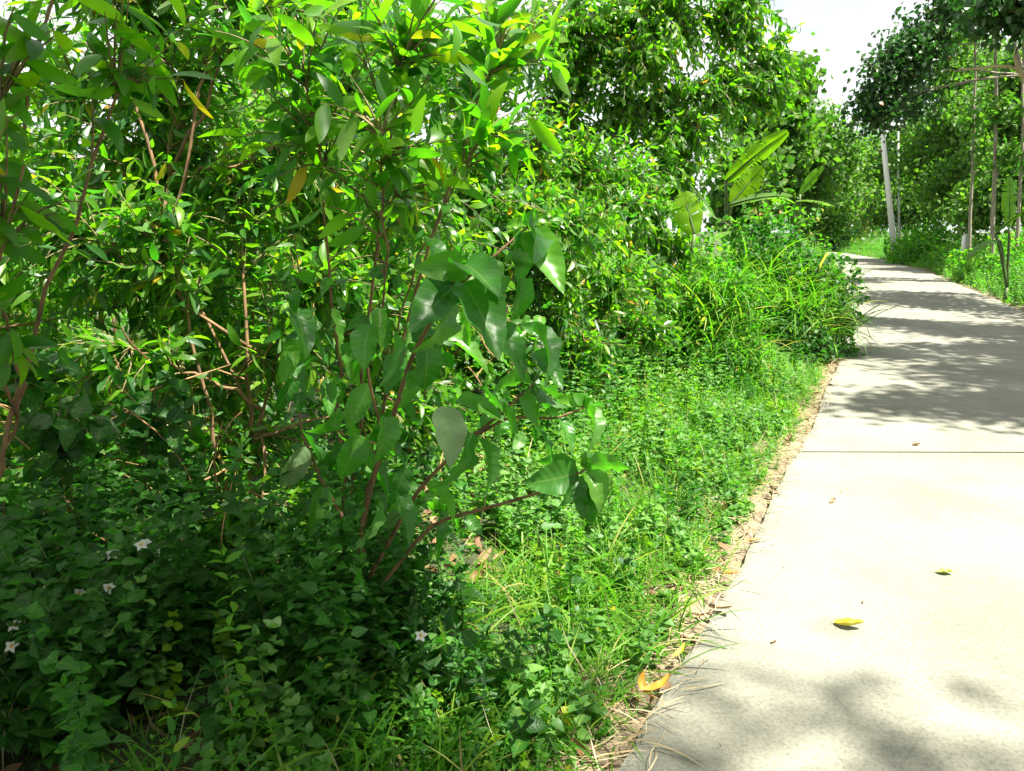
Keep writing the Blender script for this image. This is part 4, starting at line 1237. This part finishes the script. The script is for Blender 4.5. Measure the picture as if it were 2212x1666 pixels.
def grass_cover(name, pts, length, seed, per=14, spread=0.05, lean=0.55, tpl=BLADE, mat='grass', wid=1.0, parent=None):
    rng = np.random.default_rng(seed)
    n = len(pts) * per
    P = np.repeat(pts, per, 0) + np.concatenate([rng.normal(0, spread, (n, 2)), np.zeros((n, 1))], 1)
    D = unit(np.concatenate([rng.normal(0, lean, (n, 2)), np.ones((n, 1))], 1))
    Nn = np.concatenate([D[:, :2] * -1 + rng.normal(0, 0.4, (n, 2)), np.full((n, 1), 0.6)], 1)
    Ls = np.repeat(length, per) * rng.uniform(0.5, 1.2, n)
    mb = MB()
    mb.leaves(tpl, rng.integers(0, 10, n), P, frames(D, Nn), Ls, rng.uniform(0, 1, n), np.full(n, wid))
    return mb.build(name, M[mat], parent, kind='stuff')


P, dl, _ = scatter(rg, 12000, (-1.6, 5.5), (1.2, 9.5), lambda x, y, l, r: (l > 0.10) & (l < 1.5))
k = rg.uniform(0, 1, len(P)) < np.exp(-((dl - 0.36) / 0.28) ** 2) + 0.14
grass_cover('verge_grass', P[k], 0.10 + 0.12 * rg.uniform(0, 1, k.sum()), 111, per=16, spread=0.035, wid=0.9)
P, dl, _ = scatter(rg, 520, (-1.2, 1.6), (1.4, 3.4), lambda x, y, l, r: (l > 0.12) & (l < 0.95))
grass_cover('verge_grass', P, 0.2 + 0.2 * rg.uniform(0, 1, len(P)), 114, per=12, spread=0.05, lean=0.6, wid=0.8)
P, dl, _ = scatter(rg, 2200, (0.2, 4.0), (3.2, 9.0), lambda x, y, l, r: (l > 0.5) & (l < 1.6))
grass_cover('tall_verge_grass', P, 0.16 + 0.2 * rg.uniform(0, 1, len(P)), 112, per=6, spread=0.05, lean=0.3, wid=0.7)
P, dl, dr = scatter(rg, 6000, (3, 30), (9, 60), lambda x, y, l, r: ((l > 0.05) & (l < 0.8)) | ((r > 0.05) & (r < 0.9)))
grass_cover('far_edge_grass', P, 0.22 + 0.3 * rg.uniform(0, 1, len(P)), 113, per=7, spread=0.09, wid=1.6)

# litter along the path edge: straw, dry leaves
P, dl, _ = scatter(rg, 38000, (-1.6, 5.2), (1.2, 9), lambda x, y, l, r: (l > -0.10) & (l < 0.5))
k = rg.uniform(0, 1, len(P)) < np.exp(-((dl - 0.12) / 0.17) ** 2)
P = P[k]
n = len(P)
P[:, 2] = np.where(dl[k] < 0.06, 0.012, P[:, 2] + 0.03) + rg.uniform(0, 0.03, n)
az = rg.normal(0.6, 0.9, n)
D = np.stack([np.cos(az), np.sin(az), rg.normal(0, 0.12, n)], 1)
mb = MB()
mb.leaves(STRAW, rg.integers(0, 8, n), P - D * 0.06, frames(D, np.tile((0, 0, 1.0), (n, 1)) + rg.normal(0, 0.3, (n, 3))), rg.uniform(0.06, 0.22, n), rg.uniform(0, 1, n))
mb.build('dry_grass', M['straw'], kind='stuff')
P, dl, _ = scatter(rg, 3000, (-1.6, 5.2), (1.2, 9), lambda x, y, l, r: (l > -0.02) & (l < 0.9))
k = rg.uniform(0, 1, len(P)) < np.exp(-((dl - 0.16) / 0.2) ** 2) + 0.1
P = P[k]
n = len(P)
P[:, 2] = np.where(dl[k] < 0.06, 0.014, P[:, 2] + 0.035)
az = rg.uniform(0, 6.28, n)
D = np.stack([np.cos(az), np.sin(az), rg.normal(0, 0.15, n)], 1)
mb = MB()
mb.leaves(DRYLEAF, rg.integers(0, 8, n), P, frames(D, np.tile((0, 0, 1.0), (n, 1)) + rg.normal(0, 0.4, (n, 3))), rg.uniform(0.05, 0.12, n), rg.uniform(0, 1, n))
mb.build('leaf_litter', M['dry'], kind='stuff')

P, dl, _ = scatter(rg, 260, (-0.5, 9), (1.2, 12), lambda x, y, l, r: (l < -0.02) & (r < -0.1))
k = rg.uniform(0, 1, len(P)) < 0.12 + np.exp(dl / 0.25)
P = P[k]
n = len(P)
P[:, 2] = 0.010
az = rg.uniform(0, 6.28, n)
D = np.stack([np.cos(az), np.sin(az), rg.normal(0, 0.1, n)], 1)
mb = MB()
mb.leaves(DRYLEAF, rg.integers(0, 8, n), P, frames(D, np.tile((0, 0, 1.0), (n, 1)) + rg.normal(0, 0.2, (n, 3))), rg.uniform(0.012, 0.045, n), rg.uniform(0, 1, n))
mb.build('leaf_crumbs', M['dry'], kind='stuff')

# the weed mound beside the path
def mound(label, c, r, seed, nleaf, ngrass, leaf=(0.06, 0.12), mat='herb', nobj=250):
    rng = np.random.default_rng(seed)
    c, r = np.asarray(c, float), np.asarray(r, float)
    root = empty('weed_mound', (c[0], c[1], float(ground_z(c[0], c[1]))), label, 'weeds', 'weed mounds on the verge')
    P = blob_points(rng, (0, 0, 0), (1, 1, 1), nleaf, 6.0)
    P[:, 2] = np.abs(P[:, 2])
    bump = 1 + 0.16 * np.sin(P[:, 0] * 5 + 1) * np.cos(P[:, 1] * 6) + 0.12 * np.sin(P[:, 2] * 9 + P[:, 0] * 4)
    out = unit(P.copy())
    P = P * bump[:, None] * r + (c[0], c[1], 0.0)
    D = unit(out * 0.5 + rng.normal(0, 0.5, P.shape) + np.array((0, 0, -0.25)))
    Nn = unit(out * 0.6 + rng.normal(0, 0.45, P.shape) + np.array((0, 0, 0.7)))
    sz = rng.uniform(*leaf, nleaf)
    R = frames(D, Nn)
    idx = rng.integers(0, 8, nleaf)
    u, v, dd = project(P)
    score = np.where((u > 0) & (u < 2212) & (v > 0) & (out @ np.array((0.2, -1, 0.3)) > 0.2), sz / dd, -1)
    single = np.zeros(nleaf, bool)
    pk = np.argsort(-score)[:nobj]
    single[pk[score[pk] > 0]] = True
    if nobj:
        leaf_objects(root, tpl_meshes(OVAL_MID, M[mat], ('oval_mid', mat)), idx[single], P[single], R[single], sz[single])
    mb = MB()
    k = ~single
    mb.leaves(OVAL_MID, idx[k], P[k], R[k], sz[k], rng.uniform(0, 1, k.sum()))
    mb.build('foliage', M[mat], root, kind='stuff')
    st = MB()
    for i in range(60):
        q = P[rng.integers(nleaf)]
        a = np.array((c[0] + (q[0] - c[0]) * 0.4, c[1] + (q[1] - c[1]) * 0.4, root.location.z))
        st.tube(bez(a, (a + q) / 2 + (0, 0, 0.1), q, 6), np.linspace(0.006, 0.003, 6), 4, cap=False)
    st.build('stems', M['stem'], root, kind='stuff')
    if ngrass:
        q = blob_points(rng, (0, 0, 0), (1, 1, 0), ngrass, 2) * np.array((r[0] * 1.02, r[1] * 1.02, 0)) + (c[0], c[1], 0)
        hh = r[2] * np.sqrt(np.clip(1.02 - ((q[:, 0] - c[0]) / r[0]) ** 2 - ((q[:, 1] - c[1]) / r[1]) ** 2, 0.02, 1)) * 0.72
        q[:, 2] = hh * rng.uniform(0.3, 1.0, ngrass)
        grass_cover('grass_blades', q, rng.uniform(0.35, 0.85, ngrass), seed + 1, per=7, spread=0.05, lean=0.5, tpl=BLADE_W, wid=0.5, parent=root)
    return root


mound('big mound of vines and reed grass crowding the path edge below the banana leaves', (3.35, 10.2, 0), (1.05, 1.25, 1.45), 300, 10500, 900, leaf=(0.045, 0.09), mat='herb_darkened')
mound('lower leafy mound between the big weed mound and the tall acacia', (2.1, 9.6, 0), (0.8, 0.9, 1.1), 310, 2600, 60)
mound('pale green weeds heaped at the foot of the concrete pole', (19.3, 36.5, 0), (1.3, 2.6, 1.7), 320, 2200, 40, leaf=(0.14, 0.26), nobj=0)
mound('dense weeds heaped under the slender trunks', (15.3, 23.2, 0), (1.7, 2.6, 1.35), 330, 6000, 80, leaf=(0.08, 0.15), nobj=0)
mound('weeds heaped on the far verge nearest the camera around the upright banana leaf', (13.9, 18.6, 0), (1.5, 2.4, 1.15), 335, 5500, 80, leaf=(0.07, 0.13), nobj=0)
mound('leafy weeds hiding the stalks of the low banana plant', (1.95, 7.75, 0), (0.6, 0.55, 1.3), 336, 2600, 160, leaf=(0.04, 0.08), nobj=120)
mound('weeds heaped on the far verge between the pole and the slender trunks', (18.3, 30.0, 0), (1.5, 2.8, 1.2), 340, 2400, 40, leaf=(0.12, 0.22), nobj=0)

# reed stalks drooping from the mound over the path
for i, (u, v0, Y, h, bx, lab) in enumerate([(1800, 720, 9.3, 1.35, 0.42, 'longest reed stalk drooping from the weed mound over the path'), (1806, 690, 9.9, 1.1, 0.3, 'short reed stalk with a brown tip at the weed mound'), (1795, 760, 9.0, 0.9, 0.34, 'low reed stalk hanging over the path edge below the weed mound')]):
    b = at(u, v0, Y)
    b[2] = float(ground_z(b[0], b[1]))
    root = empty('reed_stalk', b, lab, 'reed', 'reed stalks at the path edge')
    L_ = bez(b, b + np.array((0.05, 0, h * 1.1)), b + np.array((bx, -0.1, h * 0.75)), 10)
    mb = MB()
    mb.tube(L_, np.linspace(0.005, 0.0015, 10), 5)
    mb.build('stem', M['grass'], root)
    r = np.random.default_rng(600 + i)
    for k in range(7):
        p = L_[2 + k]
        o = MB()
        d = unit(np.array((r.normal(0.4, 0.6), r.normal(0, 0.6), 0.3)))
        o.leaves(BLADE_W, np.array([k]), p[None], frames(d[None], np.array([[0, 0, 1.0]])), np.array([r.uniform(0.2, 0.4)]), np.array([r.uniform(0, 0.8)]))
        o.build('leaf', M['grass'], root)


# ------------------------------------------------------------------ single weeds one can pick out
def weed(label, base, h, pairs, size, seed, mat='herb_darkened', flower=0, name='broadleaf_weed', group='single weeds at the hedge foot', tilt=0.5):
    rng = np.random.default_rng(seed)
    p, d, n, s, bd = herb_variant(rng, h, pairs, size, OVAL_HI, tilt)
    base = np.asarray(base, float)
    root = empty(name, base, label, 'weed', group)
    t = np.linspace(0, 1, 8)[:, None]
    st = base + np.concatenate([bd[0] * t * t, bd[1] * t * t, h * t], 1)
    mb = MB()
    mb.tube(st, np.linspace(0.004, 0.002, 8), 6)
    mb.build('stem', M['stem'], root)
    leaf_objects(root, tpl_meshes(OVAL_HI, M[mat], ('oval_hi', mat)), rng.integers(0, 8, len(p)), p + base, frames(d, n), s)
    for k in range(flower):
        c = st[-1] + np.array((rng.normal(0, 0.05), rng.normal(0, 0.05), 0.05 + 0.03 * k))
        fs = MB()
        fs.tube([st[-1], c], [0.0018, 0.0014], 5)
        fs.build('flower_stalk', M['stem'], root)
        f = MB()
        az = np.arange(5) * 2 * math.pi / 5 + rng.uniform(0, 1)
        D = np.stack([np.cos(az), np.sin(az), np.full(5, 0.25)], 1)
        D = D @ np.array(((1, 0, 0), (0, 0.75, 0.62), (0, -0.62, 0.75)))
        f.leaves(OVAL_MID, np.arange(5), np.tile(c, (5, 1)), frames(D, np.tile((0, -0.8, 0.7), (5, 1))), np.full(5, 0.022), rng.uniform(0, 1, 5))
        fo = f.build('flower', M['petal'], root)
        dmb = MB()
        dmb.tube([c - (0, 0, 0.004), c + (0, 0, 0.001), c + (0, -0.001, 0.005)], [0.004, 0.0055, 0.003], 8)
        dd = dmb.build('flower_disc', M['pollen'], fo, origin=tuple(root.location))
        dd.location = (0, 0, 0)
    return root


def gpt(u, v):
    """ground point seen at u, v"""
    xr, yr = (u - 1106.0) / FPX, -(v - 833.0) / FPX
    dz = -SP + yr * CP
    t = -(EYE + 0.03) / dz
    x, y = xr * t, (CP + yr * SP) * t
    return np.array((x, y, float(ground_z(x, y))))


WEEDS = [
    ('white-flowered weed standing highest in the dark undergrowth', 325, 1560, 0.42, 5, 0.075, 3),
    ('white-flowered weed with a single bloom beside a tall toothed leaf', 900, 1560, 0.26, 4, 0.075, 1),
    ('white-flowered weed in the darkest corner of the undergrowth', 90, 1680, 0.30, 5, 0.08, 2),
    ('white-flowered weed between the dark corner and the tallest flower', 190, 1640, 0.34, 5, 0.08, 2),
    ('toothed weed with the largest upright leaf below the broad-leaved shrub', 1000, 1420, 0.30, 4, 0.11, 0),
    ('toothed weed at the bottom edge in front of the dry soil', 1120, 1640, 0.20, 4, 0.10, 0),
    ('bushy toothed weed beside the grass tuft in the shade', 1180, 1480, 0.26, 5, 0.10, 0),
    ('bushy toothed weed half in sun under the lowest leaf cluster', 1230, 1330, 0.24, 4, 0.09, 0),
    ('tall toothed weed rising in the dark under the broad-leaved shrub', 760, 1500, 0.40, 6, 0.09, 0),
    ('tall pale weed shoot in front of the reddish stems', 600, 1560, 0.50, 6, 0.085, 0),
    ('low toothed weed spreading at the bottom of the view', 820, 1670, 0.22, 4, 0.11, 0),
    ('low toothed weed next to the pale shoot at the bottom', 500, 1680, 0.24, 5, 0.10, 0),
    ('dark lobed weed leaning by the many-stemmed shrub', 300, 1300, 0.50, 6, 0.10, 0),
    ('dark lobed weed deep under the hanging sapling leaves', 90, 1330, 0.55, 6, 0.11, 0),
    ('dark weed with long drooping leaves before the hedge end', 170, 1480, 0.45, 6, 0.12, 0),
    ('sunlit broad weed on the verge behind the lowest leaf cluster', 1420, 1150, 0.22, 4, 0.085, 0),
    ('sunlit broad weed leaning over the path edge past the joint', 1680, 930, 0.24, 4, 0.09, 0),
    ('sunlit broad weed in the middle of the verge carpet', 1540, 990, 0.26, 4, 0.09, 0),
    ('sunlit weed touching the dry strip of the path edge', 1580, 1110, 0.18, 4, 0.08, 0),
    ('grey-green weed half hidden behind the grass tuft', 1330, 1290, 0.22, 4, 0.085, 0)]
for i, (lab, u, v, h, pr, sz, fl) in enumerate(WEEDS):
    weed(lab, gpt(u, v), h, pr, sz, 700 + i, flower=fl, mat='herb_darkened' if v > 1200 else 'herb', name='flowering_weed' if fl else 'broadleaf_weed', tilt=0.25)


# ------------------------------------------------------------------ fallen leaves lying on the path
def fallen(label, u, v, length, width, rz, mat, seed, curl=0.3, droop=-0.35, sickle=0.1, lift=0.004, group='fallen leaves on the path', name='fallen_leaf', fold=0.35):
    tp = leaf_template([dict(droop=droop, sickle=sickle, fold=fold, curl=curl, wave=0.12, twist=0.15)], 12, lambda t: width * (math.sin(math.pi * t ** 0.9) ** 0.7), 5)
    p = gpt(u, v)
    dl, _ = road_dist(p[0], p[1])
    p[2] = (0.002 if dl < 0.05 else 0.03) + lift
    V = tp[0][0] * length
    cz, sz = math.cos(rz), math.sin(rz)
    V = np.stack([V[:, 0] * cz - V[:, 1] * sz, V[:, 0] * sz + V[:, 1] * cz, V[:, 2]], 1)
    V[:, 2] -= V[:, 2].min()
    root = empty(name, p, label, 'leaf', group)
    mb = MB()
    mb.add(V + p, tp[1], tp[2], tp[3], 0.5)
    mb.build('blade', M[mat], root)
    st = MB()
    a = V[0] + p
    d = unit(V[0] - V[3])
    st.tube([a, a + d * 0.12 * length + (0, 0, 0.001)], [0.0012, 0.0009], 5)
    st.build('leaf_stalk', M['straw'], root)
    return root


fallen('lime green fallen leaf lying alone on the sunlit concrete', 2018, 1252, 0.075, 0.30, -1.9, 'leaf_lime', 1, sickle=0.02)
fallen('bright yellow fallen leaf with brown stripes at the edge of the soft shade', 1798, 1364, 0.115, 0.20, -2.0, 'leaf_yellow', 2, droop=-0.5, curl=0.6)
fallen('small brown fallen leaf on the blank sunlit concrete', 1793, 1100, 0.07, 0.16, -0.6, 'dry', 3, curl=0.8)
fallen('small brown fallen leaf lying just past the joint', 1968, 972, 0.07, 0.18, -1.5, 'dry', 4, curl=0.8)
fallen('large orange curled fallen leaf on the path edge', 1385, 1533, 0.11, 0.17, -1.35, 'leaf_orange', 5, droop=-0.9, curl=0.4, sickle=0.16, lift=0.01)
fallen('orange fallen leaf standing crosswise on the large curled one', 1412, 1540, 0.10, 0.14, 0.35, 'leaf_orange', 6, droop=-1.5, curl=0.4, sickle=-0.2, lift=0.02)
fallen('orange fallen leaf in the straw beside the toothed grass', 1555, 1253, 0.085, 0.15, -2.0, 'leaf_orange', 7, curl=0.5)
fallen('tan fallen leaf pointing onto the concrete under the weeds', 1608, 1183, 0.09, 0.13, -1.6, 'leaf_orange', 8, curl=0.4)
fallen('yellow curled fallen leaf wedged in the straw by the grass tuft', 1450, 1440, 0.08, 0.14, -0.9, 'leaf_yellow', 9, droop=-0.9, curl=0.5)
